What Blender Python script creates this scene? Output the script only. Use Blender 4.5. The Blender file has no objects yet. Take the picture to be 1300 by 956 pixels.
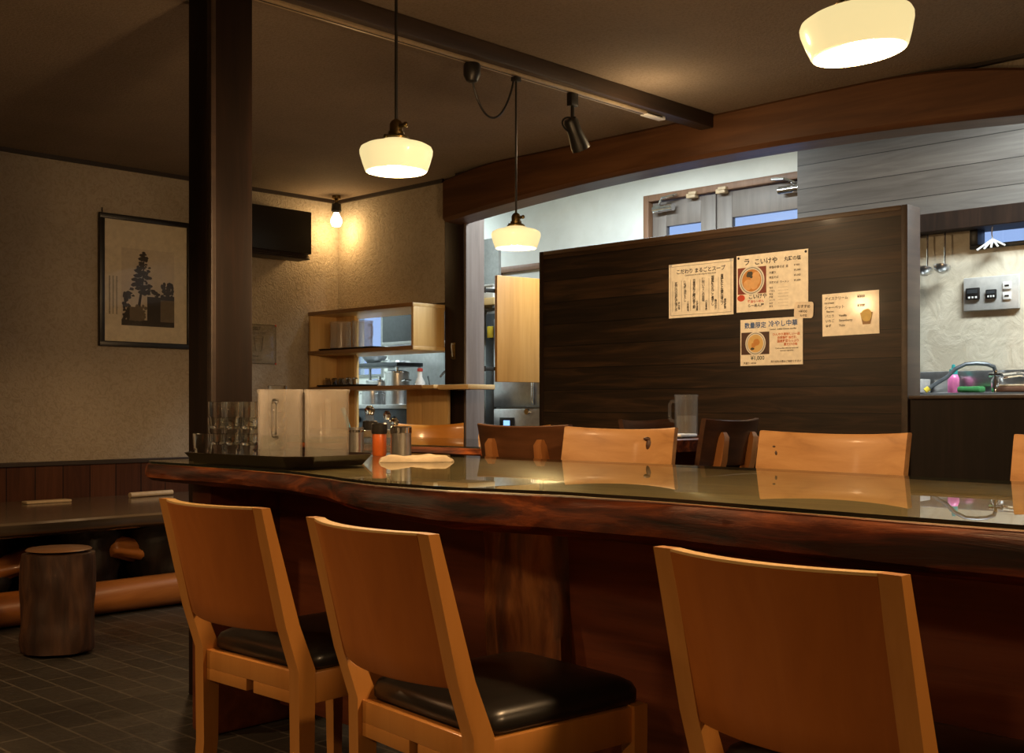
import bpy, bmesh, math, random
from mathutils import Vector, Matrix, noise, Euler
from math import sin, cos, pi, radians, sqrt
random.seed(7)
sc = bpy.context.scene
COL = sc.collection

# ------------------------------------------------------------------ materials
def nmat(name):
    m = bpy.data.materials.new(name); m.use_nodes = True
    nt = m.node_tree; nt.nodes.clear()
    out = nt.nodes.new('ShaderNodeOutputMaterial')
    return m, nt, out

def principled(nt, out, col=(.5,.5,.5), rough=.5, metal=0, coat=0, spec=.5):
    b = nt.nodes.new('ShaderNodeBsdfPrincipled')
    b.inputs['Base Color'].default_value = (*col, 1)
    b.inputs['Roughness'].default_value = rough
    b.inputs['Metallic'].default_value = metal
    b.inputs['Coat Weight'].default_value = coat
    b.inputs['Coat Roughness'].default_value = .12
    b.inputs['Specular IOR Level'].default_value = spec
    nt.links.new(b.outputs[0], out.inputs[0])
    return b

def coords(nt, scale=(1,1,1), rot=(0,0,0)):
    tc = nt.nodes.new('ShaderNodeTexCoord'); mp = nt.nodes.new('ShaderNodeMapping')
    mp.inputs['Scale'].default_value = scale; mp.inputs['Rotation'].default_value = rot
    nt.links.new(tc.outputs['Object'], mp.inputs[0])
    return mp.outputs[0]

def ramp(nt, fac, stops):
    r = nt.nodes.new('ShaderNodeValToRGB'); e = r.color_ramp.elements
    while len(e) < len(stops): e.new(.5)
    for k, (p, c) in enumerate(stops):
        e[k].position = p; e[k].color = (*c, 1)
    nt.links.new(fac, r.inputs[0]); return r.outputs[0]

def noise_tex(nt, vec, scale, detail=4, rough=.55, dist=0):
    n = nt.nodes.new('ShaderNodeTexNoise')
    n.inputs['Scale'].default_value = scale; n.inputs['Detail'].default_value = detail
    n.inputs['Roughness'].default_value = rough; n.inputs['Distortion'].default_value = dist
    nt.links.new(vec, n.inputs[0]); return n.outputs['Fac']

def bump(nt, h, b, strength=.3, dist=.01, prev=None):
    n = nt.nodes.new('ShaderNodeBump')
    n.inputs['Strength'].default_value = strength; n.inputs['Distance'].default_value = dist
    nt.links.new(h, n.inputs['Height'])
    if prev is not None: nt.links.new(prev, n.inputs['Normal'])
    nt.links.new(n.outputs[0], b.inputs['Normal']); return n.outputs[0]

def math_node(nt, op, a, b=None):
    n = nt.nodes.new('ShaderNodeMath'); n.operation = op
    for k, v in enumerate((a, b)):
        if v is None: continue
        if isinstance(v, (int, float)): n.inputs[k].default_value = v
        else: nt.links.new(v, n.inputs[k])
    return n.outputs[0]

def flat(name, col, rough=.5, metal=0, coat=0, spec=.5):
    m, nt, out = nmat(name)
    b = principled(nt, out, col, rough, metal, coat, spec)
    v = coords(nt, (1,1,1)); f = noise_tex(nt, v, 35, 3)
    c = ramp(nt, f, [(.3, tuple(x*.9 for x in col)), (.7, tuple(min(1, x*1.08) for x in col))])
    nt.links.new(c, b.inputs['Base Color'])
    return m

def wood(name, dark, mid, light, grain='Y', scale=1.0, rough=.4, coat=0.0, bmp=.15, spec=.5, stretch=14, contrast=(.3,.5,.7)):
    """grain runs along the named object axis"""
    m, nt, out = nmat(name)
    b = principled(nt, out, mid, rough, 0, coat, spec)
    s = {'X': (1, stretch, stretch), 'Y': (stretch, 1, stretch), 'Z': (stretch, stretch, 1)}[grain]
    v = coords(nt, tuple(k*scale for k in s))
    f = noise_tex(nt, v, 1.6, 7, .62, .6)
    s2 = {'X': (.35, 3, 3), 'Y': (3, .35, 3), 'Z': (3, 3, .35)}[grain]
    v2 = coords(nt, tuple(k*scale for k in s2))
    g = noise_tex(nt, v2, 1.5, 3, .5, 1.2)
    w = math_node(nt, 'ADD', math_node(nt, 'MULTIPLY', f, .65), math_node(nt, 'MULTIPLY', g, .35))
    c = ramp(nt, w, [(contrast[0], dark), (contrast[1], mid), (contrast[2], light)])
    nt.links.new(c, b.inputs['Base Color'])
    if bmp: bump(nt, f, b, bmp, .004)
    return m

def boards(name, dark, mid, light, along='Y', pitch=.125, off=0.0, rough=.55, coat=0, line=.012, vertical=False, spec=.5):
    """boards laid along an axis with dark grooves; stacked in Z (or along the wall when vertical)"""
    m, nt, out = nmat(name)
    b = principled(nt, out, mid, rough, 0, coat, spec)
    tc = nt.nodes.new('ShaderNodeTexCoord'); sx = nt.nodes.new('ShaderNodeSeparateXYZ')
    nt.links.new(tc.outputs['Object'], sx.inputs[0])
    stack = sx.outputs['Z'] if not vertical else sx.outputs[along]
    t = math_node(nt, 'DIVIDE', math_node(nt, 'ADD', stack, off), pitch)
    idx = math_node(nt, 'FLOOR', t); fr = math_node(nt, 'FRACT', t)
    edge = math_node(nt, 'MINIMUM', fr, math_node(nt, 'SUBTRACT', 1.0, fr))
    groove = math_node(nt, 'LESS_THAN', edge, line/pitch*.5)
    cmb = nt.nodes.new('ShaderNodeCombineXYZ')
    st = 16
    def mul(o, k): return math_node(nt, 'MULTIPLY', o, k)
    if vertical:
        other = 'Y' if along == 'X' else 'X'
        nt.links.new(mul(sx.outputs[along], st), cmb.inputs[0]); nt.links.new(mul(sx.outputs['Z'], 1.0), cmb.inputs[1])
    else:
        nt.links.new(mul(sx.outputs[along], 1.2), cmb.inputs[0]); nt.links.new(mul(sx.outputs['Z'], st), cmb.inputs[1])
    nt.links.new(math_node(nt, 'MULTIPLY', idx, 7.31), cmb.inputs[2])
    f = noise_tex(nt, cmb.outputs[0], 1.7, 7, .62, .9)
    wn = nt.nodes.new('ShaderNodeTexWhiteNoise'); wn.noise_dimensions = '1D'; nt.links.new(idx, wn.inputs['W'])
    w = math_node(nt, 'ADD', math_node(nt, 'MULTIPLY', f, .8), math_node(nt, 'MULTIPLY', wn.outputs['Value'], .2))
    c = ramp(nt, w, [(.32, dark), (.5, mid), (.72, light)])
    mx = nt.nodes.new('ShaderNodeMix'); mx.data_type = 'RGBA'
    nt.links.new(groove, mx.inputs['Factor']); nt.links.new(c, mx.inputs['A'])
    mx.inputs['B'].default_value = (*[x*.25 for x in dark], 1)
    nt.links.new(mx.outputs['Result'], b.inputs['Base Color'])
    p = bump(nt, f, b, .12, .004)
    bump(nt, math_node(nt, 'SUBTRACT', 1.0, groove), b, .6, .006, p)
    return m

def plaster(name, col, sc_=26, strength=.6, swirl=True, rough=.9, mottle=.6):
    m, nt, out = nmat(name)
    b = principled(nt, out, col, rough, 0, 0, .2)
    v = coords(nt, (1,1,1))
    f = noise_tex(nt, v, sc_, 5, .6, 2.2 if swirl else .3)
    big = noise_tex(nt, v, 1.7, 3)
    c = ramp(nt, big, [(.3, tuple(x*.88 for x in col)), (.7, tuple(min(1, x*1.06) for x in col))])
    mx = nt.nodes.new('ShaderNodeMix'); mx.data_type = 'RGBA'; mx.blend_type = 'MULTIPLY'; mx.inputs['Factor'].default_value = mottle
    nt.links.new(c, mx.inputs['A']); nt.links.new(ramp(nt, f, [(.36, (.72,.69,.64)), (.55, (1,1,1))]), mx.inputs['B'])
    nt.links.new(mx.outputs['Result'], b.inputs['Base Color'])
    bump(nt, f, b, strength, .02)
    return m

def thin_glass(name, tint=(.95,.97,.95), ior=1.5, rough=.0, haze=0.0, hazecol=(.8,.8,.8)):
    m, nt, out = nmat(name)
    tr = nt.nodes.new('ShaderNodeBsdfTransparent'); tr.inputs[0].default_value = (*tint, 1)
    gl = nt.nodes.new('ShaderNodeBsdfGlossy'); gl.inputs['Roughness'].default_value = rough
    fr = nt.nodes.new('ShaderNodeFresnel'); fr.inputs['IOR'].default_value = ior
    # the same reflectance from both sides of the sheet
    geo = nt.nodes.new('ShaderNodeNewGeometry')
    iv = nt.nodes.new('ShaderNodeMix'); iv.data_type = 'FLOAT'
    iv.inputs['A'].default_value = ior; iv.inputs['B'].default_value = 1/ior
    nt.links.new(geo.outputs['Backfacing'], iv.inputs['Factor'])
    nt.links.new(iv.outputs['Result'], fr.inputs['IOR'])
    mx = nt.nodes.new('ShaderNodeMixShader')
    nt.links.new(fr.outputs[0], mx.inputs[0]); nt.links.new(tr.outputs[0], mx.inputs[1]); nt.links.new(gl.outputs[0], mx.inputs[2])
    last = mx.outputs[0]
    if haze:
        d = nt.nodes.new('ShaderNodeBsdfDiffuse'); d.inputs[0].default_value = (*hazecol, 1)
        tl = nt.nodes.new('ShaderNodeBsdfTranslucent'); tl.inputs[0].default_value = (*hazecol, 1)
        a = nt.nodes.new('ShaderNodeMixShader'); nt.links.new(d.outputs[0], a.inputs[1]); nt.links.new(tl.outputs[0], a.inputs[2])
        m2 = nt.nodes.new('ShaderNodeMixShader'); m2.inputs[0].default_value = haze
        nt.links.new(last, m2.inputs[1]); nt.links.new(a.outputs[0], m2.inputs[2]); last = m2.outputs[0]
    nt.links.new(last, out.inputs[0])
    return m

def emitter(name, col, strength, base=(.9,.85,.7)):
    m, nt, out = nmat(name)
    b = principled(nt, out, base, .25)
    b.inputs['Emission Color'].default_value = (*col, 1); b.inputs['Emission Strength'].default_value = strength
    return m

def solid_glass(name, col, ior):
    m, nt, out = nmat(name)
    g = nt.nodes.new('ShaderNodeBsdfGlass'); g.inputs['Color'].default_value = (*col,1); g.inputs['IOR'].default_value = ior; g.inputs['Roughness'].default_value = 0
    nt.links.new(g.outputs[0], out.inputs[0]); return m
M = {}
M['plaster'] = plaster('plaster_beige', (.40,.345,.27))
M['ceiling'] = plaster('ceiling_cloth', (.23,.18,.135), 90, .25, False)
M['kitchen_white'] = plaster('kitchen_white_plaster', (.80,.84,.80), 9, .10, False, mottle=.12)
M['kitchen_beige'] = plaster('kitchen_beige_plaster', (.66,.59,.46), 7, .25, True, mottle=.45)
M['dark_post'] = wood('dark_post_wood', (.008,.004,.0025), (.016,.008,.0045), (.034,.016,.009), 'Z', 1, .6, 0, .2, .2)
M['beam'] = wood('arched_beam_wood', (.038,.015,.006), (.080,.033,.012), (.135,.06,.024), 'Y', .7, .5, .05, .2, spec=.35)
M['rail'] = wood('dark_rail_wood', (.02,.012,.008), (.038,.022,.014), (.06,.036,.022), 'X', 1, .5)
M['trim'] = wood('dark_trim_wood', (.010,.005,.003), (.018,.009,.005), (.03,.015,.009), 'X', 1, .6)
M['partition'] = boards('partition_boards', (.008,.0045,.0025), (.018,.010,.005), (.055,.028,.012), 'Y', .122, .02, .50, .05, .004, spec=.3)
M['grey_boards'] = boards('grey_wash_boards', (.080,.073,.066), (.105,.097,.089), (.145,.135,.124), 'Y', .129, .015, .6, 0, .004, spec=.3)
M['half_wall'] = wood('half_wall_veneer', (.006,.0035,.0025), (.011,.007,.005), (.022,.014,.010), 'Z', 1, .6, 0, spec=.25)
M['wainscot'] = boards('wainscot_boards', (.045,.014,.006), (.070,.023,.009), (.095,.034,.014), 'X', .155, 0, .6, 0, .006, True, spec=.2)
M['slab'] = wood('red_brown_slab', (.012,.003,.001), (.110,.024,.006), (.42,.115,.024), 'Y', 1.5, .5, 0, .9, stretch=9, contrast=(.39,.5,.64), spec=.3)
M['slab_top'] = wood('planed_slab_top', (.20,.13,.06), (.32,.22,.11), (.42,.31,.17), 'Y', .9, .35, .1, .05)
M['slab_panel'] = wood('red_brown_panel', (.07,.017,.006), (.14,.036,.012), (.20,.058,.018), 'Y', .9, .5, .05, .3, spec=.3)
M['trunk'] = wood('gnarled_trunk', (.04,.012,.004), (.19,.065,.018), (.46,.20,.065), 'Z', 1.6, .38, .2, 1.0, stretch=5, contrast=(.36,.5,.64))
M['log'] = wood('bark_log', (.012,.005,.003), (.045,.018,.008), (.11,.048,.02), 'Z', 1.8, .6, .05, 1.0, stretch=7)
M['log_black'] = wood('dark_root_wood', (.006,.004,.003), (.013,.008,.006), (.03,.018,.012), 'Z', 1.6, .45, .1, .8, stretch=5)
M['log_end'] = wood('orange_log', (.20,.062,.012), (.36,.125,.025), (.48,.19,.05), 'X', 1.2, .4, .2, .3, stretch=6)
M['chair_orange'] = wood('honey_veneer', (.36,.108,.018), (.42,.130,.022), (.47,.155,.029), 'Z', .8, .40, .12, .03)
M['chair_solid'] = wood('honey_solid', (.47,.195,.040), (.53,.23,.052), (.59,.27,.066), 'Z', 1, .36, .2, .05)
M['lit_top_edge'] = wood('lit_edge_wood', (.66,.40,.14), (.74,.47,.18), (.80,.54,.23), 'Y', 1, .36, .2, .03)  # pendant light from above is put into this paler colour
M['oak'] = wood('light_oak_back', (.27,.125,.04), (.43,.22,.078), (.52,.29,.115), 'Y', 1.6, .45, .05, .1, stretch=10, spec=.35)
M['oak_knot'] = flat('oak_knot_dark', (.06,.025,.012), .5)
M['dark_chair'] = wood('dark_brown_back', (.055,.022,.009), (.10,.040,.016), (.15,.062,.026), 'Y', 1.2, .35, .25, .1)
M['darker_chair'] = wood('near_black_back', (.025,.011,.006), (.05,.021,.010), (.085,.036,.016), 'Y', 1.2, .35, .25, .1)
M['brown_strut'] = wood('orange_brown_strut', (.22,.08,.02), (.32,.125,.035), (.40,.165,.05), 'Z', 1, .35, .2, .1)
M['ply_orange'] = wood('orange_bent_ply', (.56,.22,.030), (.66,.27,.040), (.73,.32,.055), 'Y', .8, .28, .4, .02)
M['vinyl'] = flat('black_vinyl', (.018,.016,.014), .33, 0, .1)
M['pale_wood'] = wood('pale_shelf_wood', (.58,.38,.155), (.68,.47,.21), (.76,.55,.27), 'Y', 1.2, .42, .1, .06)
M['pale_wood_z'] = wood('pale_board_wood', (.56,.34,.12), (.66,.43,.17), (.74,.51,.22), 'Z', 1.2, .42, .1, .06, stretch=18)
M['swing_wood'] = wood('yellow_swing_door_wood', (.38,.175,.035), (.46,.22,.05), (.53,.27,.07), 'Z', 1.2, .42, .1, .06, stretch=18)
M['shelf_edge'] = wood('shelf_edge_brown', (.20,.10,.04), (.28,.15,.06), (.36,.20,.09), 'Y', 1.2, .42)
M['steel'] = flat('brushed_steel', (.62,.62,.62), .28, 1)
M['steel_dull'] = flat('dull_steel', (.42,.43,.43), .45, .8)
M['steel_dark'] = flat('dark_steel', (.10,.11,.12), .4, .6)
M['chrome'] = flat('chrome', (.75,.75,.76), .10, 1)
M['black'] = flat('black_plastic', (.012,.011,.010), .38)
M['black_metal'] = flat('black_metal', (.016,.014,.012), .4, .3)
M['brass'] = flat('aged_brass', (.20,.14,.06), .35, 1)
M['track'] = flat('track_strip', (.42,.32,.20), .4, .3)
M['lacquer'] = flat('black_lacquer_tray', (.014,.009,.008), .22, 0, .5)
M['white'] = flat('white_plastic', (.75,.74,.71), .4)
M['grey_plate'] = flat('grey_plate', (.55,.54,.51), .35, .2)
M['paper'] = flat('menu_paper', (.88,.82,.68), .38, 0, .25)
M['paper_warm'] = flat('sticker_paper', (.80,.70,.55), .55)
M['mat_board'] = flat('picture_mat', (.70,.62,.48), .7)
M['photo_sky'] = flat('sepia_sky', (.60,.52,.41), .6)
M['photo_dark'] = flat('sepia_dark', (.035,.026,.018), .6)
M['photo_mid'] = flat('sepia_mid', (.16,.125,.085), .6)
M['photo_light'] = flat('sepia_light', (.36,.31,.23), .6)
M['ink'] = flat('black_ink', (.012,.010,.008), .7)
M['ink_soft'] = flat('grey_ink', (.085,.065,.04), .6)
M['ink_blue'] = flat('blue_ink', (.025,.10,.30), .6)
M['ink_red'] = flat('red_ink', (.55,.06,.02), .6)
M['ink_orange'] = flat('orange_ink', (.62,.16,.03), .6)
M['ink_green'] = flat('grey_green_ink', (.10,.13,.10), .6)
M['food_red'] = flat('photo_red_table', (.20,.035,.015), .5)
M['food_dark'] = flat('photo_dark_table', (.06,.025,.015), .5)
M['bowl_white'] = flat('bowl_rim_white', (.72,.70,.62), .5)
M['bowl_band'] = flat('bowl_band_grey', (.22,.22,.19), .5)
M['broth'] = flat('broth_orange', (.55,.24,.05), .5)
M['pork'] = flat('pork_slice', (.70,.40,.16), .5)
M['nori'] = flat('nori_dark', (.05,.045,.03), .5)
M['noodle'] = flat('noodle_yellow', (.66,.45,.16), .5)
M['cup_brown'] = flat('cup_brown', (.35,.20,.08), .5)
M['ice_yellow'] = flat('ice_cream_yellow', (.75,.55,.16), .5)
M['cloth'] = flat('cream_cloth', (.52,.43,.30), .9)
M['chili'] = flat('red_orange_spice', (.50,.10,.012), .35, 0, .3)
M['water'] = thin_glass('still_water', (.93,.95,.93), 1.33, 0, .12, (.9,.85,.78))
M['tumbler'] = solid_glass('clear_tumbler', (.98,.985,.975), 1.47)
M['frost'] = thin_glass('frosted_pitcher', (.95,.95,.94), 1.45, .10, .20, (.98,.92,.85))
M['pitcher_clear'] = thin_glass('clear_pitcher', (.94,.95,.94), 1.45, .04, .05, (.9,.88,.84))
M['table_glass'] = thin_glass('table_glass_sheet', (.80,.86,.78), 1.62, 0)
M['glass_edge'] = flat('glass_edge_dark', (.010,.016,.012), .2)
M['window_glass'] = thin_glass('window_pane', (.9,.93,.95), 1.45)
M['blue_stick'] = flat('blue_stick', (.10,.28,.40), .4)
M['tan'] = flat('tan_wood', (.55,.42,.26), .5)
M['pink'] = flat('pink_detergent', (.80,.20,.45), .3)
M['teal'] = flat('teal_cap', (.03,.30,.30), .4)
M['sponge'] = flat('green_sponge', (.04,.22,.06), .9)
M['bristle'] = flat('brown_bristle', (.13,.055,.025), .9)
M['yellow'] = flat('yellow_plastic', (.80,.60,.05), .4)
M['red_plastic'] = flat('red_plastic', (.60,.06,.04), .4)
M['door_wood'] = wood('grey_brown_door', (.14,.118,.10), (.19,.165,.145), (.24,.205,.18), 'Z', 1, .5)
M['casing'] = wood('reddish_casing', (.16,.085,.045), (.23,.125,.07), (.29,.165,.10), 'Z', 1, .5)
M['casing_y'] = wood('reddish_casing_head', (.16,.085,.045), (.23,.125,.07), (.29,.165,.10), 'Y', 1, .5)
M['screen'] = emitter('blue_display', (.25,.5,1), .8, (.02,.03,.05))
M['opal'] = None
M['bulb'] = emitter('lit_bulb', (1,.80,.48), 6)
# opal shade: glows cream, brighter low down where the bulb sits
m, nt, out = nmat('opal_shade'); b = principled(nt, out, (.85,.80,.66), .22)
b.inputs['Emission Color'].default_value = (1,.80,.38,1); b.inputs['Emission Strength'].default_value = .44
M['opal'] = m
m, nt, out = nmat('opal_inside'); b = principled(nt, out, (.9,.85,.7), .3)
b.inputs['Emission Color'].default_value = (1,.86,.56,1); b.inputs['Emission Strength'].default_value = .62
M['opal_in'] = m; b.inputs['Base Color'].default_value = (.12,.10,.07,1)
# slate floor
m, nt, out = nmat('slate_tile'); b = principled(nt, out, (.03,.028,.024), .42)
v = coords(nt, (1,1,1), (0,0,pi/2)); br = nt.nodes.new('ShaderNodeTexBrick'); nt.links.new(v, br.inputs[0])
br.inputs['Scale'].default_value = 1; br.inputs['Brick Width'].default_value = .22; br.inputs['Row Height'].default_value = .11
br.inputs['Mortar Size'].default_value = .004; br.inputs['Color1'].default_value = (.030,.027,.022,1)
br.inputs['Color2'].default_value = (.050,.044,.036,1); br.inputs['Mortar'].default_value = (.11,.095,.075,1)
nt.links.new(br.outputs['Color'], b.inputs['Base Color']); bump(nt, noise_tex(nt, coords(nt), 25, 4), b, .3, .01)
M['floor'] = m

# ------------------------------------------------------------------ mesh helpers
class MB:
    def __init__(self): self.bm = bmesh.new()
    def merge(self, other):
        me = bpy.data.meshes.new('tmp'); other.to_mesh(me); other.free(); self.bm.from_mesh(me); bpy.data.meshes.remove(me); return self
    def box(self, lo, hi, bev=0.0, rot=None, seg=2):
        b = bmesh.new(); bmesh.ops.create_cube(b, size=1)
        lo, hi = Vector(lo), Vector(hi); c = (lo+hi)/2; s = hi-lo
        for v in b.verts: v.co = Vector((v.co.x*s.x, v.co.y*s.y, v.co.z*s.z))
        if bev: bmesh.ops.bevel(b, geom=list(b.edges), offset=bev, segments=seg, profile=.5, affect='EDGES')
        R = rot.to_matrix() if rot is not None else Matrix.Identity(3)
        for v in b.verts: v.co = R @ v.co + c
        return self.merge(b)
    def loft(self, rings, cap=True, closed=True):
        b = bmesh.new(); V = [[b.verts.new(p) for p in r] for r in rings]
        for a, c in zip(V, V[1:]):
            n = len(a)
            for k in range(n if closed else n-1):
                j = (k+1) % n
                b.faces.new((a[k], a[j], c[j], c[k]))
        if cap:
            b.faces.new(list(reversed(V[0]))); b.faces.new(V[-1])
        bmesh.ops.recalc_face_normals(b, faces=b.faces)
        return self.merge(b)
    def lathe(self, prof, seg=32, at=(0,0,0), cap=False):
        b = bmesh.new(); at = Vector(at); rows = []
        for r, z in prof:
            if r < 1e-6: rows.append([b.verts.new(at+Vector((0,0,z)))])
            else: rows.append([b.verts.new(at+Vector((r*cos(2*pi*k/seg), r*sin(2*pi*k/seg), z))) for k in range(seg)])
        for a, c in zip(rows, rows[1:]):
            for k in range(seg):
                j = (k+1) % seg
                if len(a) == 1 and len(c) == 1: continue
                if len(a) == 1: b.faces.new((a[0], c[j], c[k]))
                elif len(c) == 1: b.faces.new((a[k], a[j], c[0]))
                else: b.faces.new((a[k], a[j], c[j], c[k]))
        bmesh.ops.recalc_face_normals(b, faces=b.faces)
        return self.merge(b)
    def tube(self, pts, r, seg=10, radii=None, cap=True):
        pts = [Vector(p) for p in pts]; rings = []; up = Vector((.31,.2,.93)).normalized(); n = len(pts); u = None
        for i, p in enumerate(pts):
            t = (pts[min(i+1, n-1)]-pts[max(i-1, 0)]).normalized()
            if u is None:
                u = t.cross(up)
                if u.length < .1: u = t.cross(Vector((1,0,0)))
            u = (u - t*u.dot(t)).normalized(); w = t.cross(u)
            rr = radii[i] if radii else r
            rings.append([p+u*rr*cos(2*pi*k/seg)+w*rr*sin(2*pi*k/seg) for k in range(seg)])
        return self.loft(rings, cap)
    def cyl(self, a, b_, r, seg=20): return self.tube([a, b_], r, seg)
    def sphere(self, c, r, seg=16, squash=(1,1,1)):
        b = bmesh.new(); bmesh.ops.create_uvsphere(b, u_segments=seg, v_segments=max(6, seg//2), radius=r)
        for v in b.verts: v.co = Vector((v.co.x*squash[0], v.co.y*squash[1], v.co.z*squash[2]))+Vector(c)
        return self.merge(b)
    def poly(self, pts, thick=None, normal=None):
        b = bmesh.new(); f = b.faces.new([b.verts.new(p) for p in pts])
        if thick:
            r = bmesh.ops.extrude_face_region(b, geom=[f])
            for v in r['geom']:
                if isinstance(v, bmesh.types.BMVert): v.co += Vector(normal)*thick
        bmesh.ops.recalc_face_normals(b, faces=b.faces)
        return self.merge(b)
    def xform(self, mat):
        bmesh.ops.transform(self.bm, matrix=mat, verts=self.bm.verts); return self
    def build(self, name, mat, parent=None, smooth=True, angle=35):
        me = bpy.data.meshes.new(name); self.bm.to_mesh(me); self.bm.free()
        if smooth:
            me.polygons.foreach_set('use_smooth', [True]*len(me.polygons)); me.set_sharp_from_angle(angle=radians(angle))
        for q in (mat if isinstance(mat, (list, tuple)) else [mat]): me.materials.append(q)
        o = bpy.data.objects.new(name, me); COL.objects.link(o)
        if parent is not None: o.parent = parent
        return o

def tag(o, label=None, cat=None, group=None, kind=None):
    if label: o['label'] = label
    if cat: o['category'] = cat
    if group: o['group'] = group
    if kind: o['kind'] = kind
    return o
def thing(name, label, cat, loc=(0,0,0), rz=0, group=None):
    o = bpy.data.objects.new(name, None); COL.objects.link(o); o.empty_display_size = .1
    o.location = loc; o.rotation_euler = (0,0,rz); return tag(o, label, cat, group)
def struct(name, mb, mat, parent=None, smooth=False):
    o = mb.build(name, mat, parent, smooth)
    if parent is None: o['kind'] = 'structure'
    return o
def copy_tree(o, parent=None):
    c = o.copy(); COL.objects.link(c)
    if parent is not None: c.parent = parent
    for ch in list(o.children): copy_tree(ch, c)
    return c
def box(lo, hi, bev=0.0, **k): return MB().box(lo, hi, bev, **k)

def text_mesh(name, lines, mat, parent, to_world, label=None, align='LEFT'):
    """lines: (text, x, y, size, align) in the sheet's own plane; returns one mesh part"""
    bm = bmesh.new()
    for (t, x, y, size, al) in lines:
        cu = bpy.data.curves.new('txt', 'FONT'); cu.body = t; cu.size = size; cu.align_x = al; cu.resolution_u = 2; cu.offset = size*.018
        ob = bpy.data.objects.new('txt', cu); COL.objects.link(ob)
        dg = bpy.context.evaluated_depsgraph_get(); dg.update()
        me = bpy.data.meshes.new_from_object(ob.evaluated_get(dg), depsgraph=dg)
        me.transform(Matrix.Translation((x, y, 0))); bm.from_mesh(me)
        bpy.data.meshes.remove(me); bpy.data.objects.remove(ob); bpy.data.curves.remove(cu)
    bmesh.ops.transform(bm, matrix=to_world, verts=bm.verts)
    mb = MB(); mb.merge(bm)
    o = mb.build(name, mat, parent, False)
    if label: o['label'] = label
    return o

def plane_x(origin):   # a sheet facing -X: its right is -Y, its up is +Z
    m = Matrix(((0,0,-1,0),(-1,0,0,0),(0,1,0,0),(0,0,0,1))); return Matrix.Translation(origin) @ m
def plane_y(origin):   # a sheet facing -Y: right is +X, up is +Z
    m = Matrix(((1,0,0,0),(0,0,-1,0),(0,1,0,0),(0,0,0,1))); return Matrix.Translation(origin) @ m
def disc2(cx, cy, r, z, seg=28, sy=1.0, jitter=0):
    return [Vector((cx+r*(1+jitter*random.uniform(-1,1))*cos(2*pi*k/seg), cy+r*sy*(1+jitter*random.uniform(-1,1))*sin(2*pi*k/seg), z)) for k in range(seg)]
def rect2(x0, y0, x1, y1, z): return [Vector((x0,y0,z)), Vector((x1,y0,z)), Vector((x1,y1,z)), Vector((x0,y1,z))]
def sheet(name, polys, mat, parent, mw):
    b = bmesh.new()
    for p in polys: b.faces.new([b.verts.new(mw @ v) for v in p])
    mb = MB(); mb.merge(b); return mb.build(name, mat, parent, False)

CEIL = 2.38; BX = 4.70; LY = 6.25
# ------------------------------------------------------------------ setting
struct('floor', box((-3.2,-2.6,-.08), (7.0,9.2,0)), M['floor'])
struct('ceiling', box((-3.2,-2.6,CEIL), (4.84,LY+.15,CEIL+.32)), M['ceiling'])
struct('ceiling_kitchen', box((4.84,-2.6,2.62), (7.0,9.2,2.70)), M['kitchen_white'])
struct('wall_left', box((-3.2,LY,0), (4.84,LY+.15,CEIL)), M['plaster'])
struct('wall_near', box((-3.2,-2.6,0), (-3.05,LY,CEIL)), M['plaster'])
struct('wall_right', box((-3.05,-2.6,0), (4.84,-2.45,CEIL)), M['plaster'])
wb = MB().box((BX,5.18,1.625), (BX+.13,LY,CEIL)).box((BX,5.18,0), (BX+.13,LY,.80))
struct('wall_back', wb, M['plaster'])
struct('wall_header', box((4.655,-2.45,2.20), (4.72,5.01,CEIL)), M['plaster'])
# dark line along the ceiling, wainscot and its cap
struct('trim_1', box((-3.05,LY-.02,CEIL-.022), (BX,LY,CEIL)), M['trim'])
struct('trim_2', box((BX-.02,5.18,CEIL-.022), (BX,LY-.02,CEIL)), M['trim'])
struct('wall_wainscot', box((-3.05,LY-.025,0), (4.44,LY,.665)), M['wainscot'])
struct('trim_3', box((-3.05,LY-.035,.66), (4.44,LY,.685), .004), M['trim'])
# kitchen shell
struct('wall_kitchen', MB().box((6.2,5.40,0),(6.32,6.18,2.05+.0)) .box((6.2,6.18,0),(6.32,7.60,2.62)).box((6.2,5.40,2.05),(6.32,6.18,2.62))
       .box((6.2,7.60,0),(6.32,8.02,1.25)).box((6.2,7.60,1.85),(6.32,8.02,2.62)).box((6.2,8.02,0),(6.32,9.2,2.62))
       .box((6.2,4.76,0),(6.32,5.40,2.62)).box((6.2,3.25,2.42),(6.32,4.76,2.62)).box((6.2,3.05,0),(6.32,3.25,2.62)), M['kitchen_white'])
struct('wall_kitchen_end', box((4.83,9.05,0),(6.32,9.2,2.62)), M['kitchen_white'])
struct('wall_kitchen_side', box((4.70,LY+.15,0),(4.83,9.05,2.62)), M['kitchen_white'])
struct('wall_sink', MB().box((5.65,2.34,0),(5.75,3.27,1.96)).box((5.65,-2.45,0),(5.75,2.34,1.765)).box((5.65,.6,1.765),(5.75,1.2,1.96)).box((5.65,-2.45,1.765),(5.75,.6,1.96)).box((5.75,3.05,0),(6.2,3.25,2.62)), M['kitchen_beige'])
struct('wall_board', box((5.58,-2.45,1.955),(5.76,3.27,2.62)), M['grey_boards'])
struct('trim_4', box((5.55,-2.45,1.862),(5.76,3.20,1.955), .004), M['dark_post'])
struct('wall_kitchen_right', box((4.84,-2.6,0),(5.65,-2.45,2.62)), M['kitchen_white'])

# posts and arched beam
def post(name, lo, hi, label=None, cat=None):
    o = box(lo, hi, .006).build(name, M['dark_post']); o['kind'] = 'structure'; return o
post('wall_post', (BX,5.01,0), (BX+.16,5.18,CEIL))
post('wall_post', (4.60,-.35,0), (4.76,-.18,CEIL))
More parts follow.
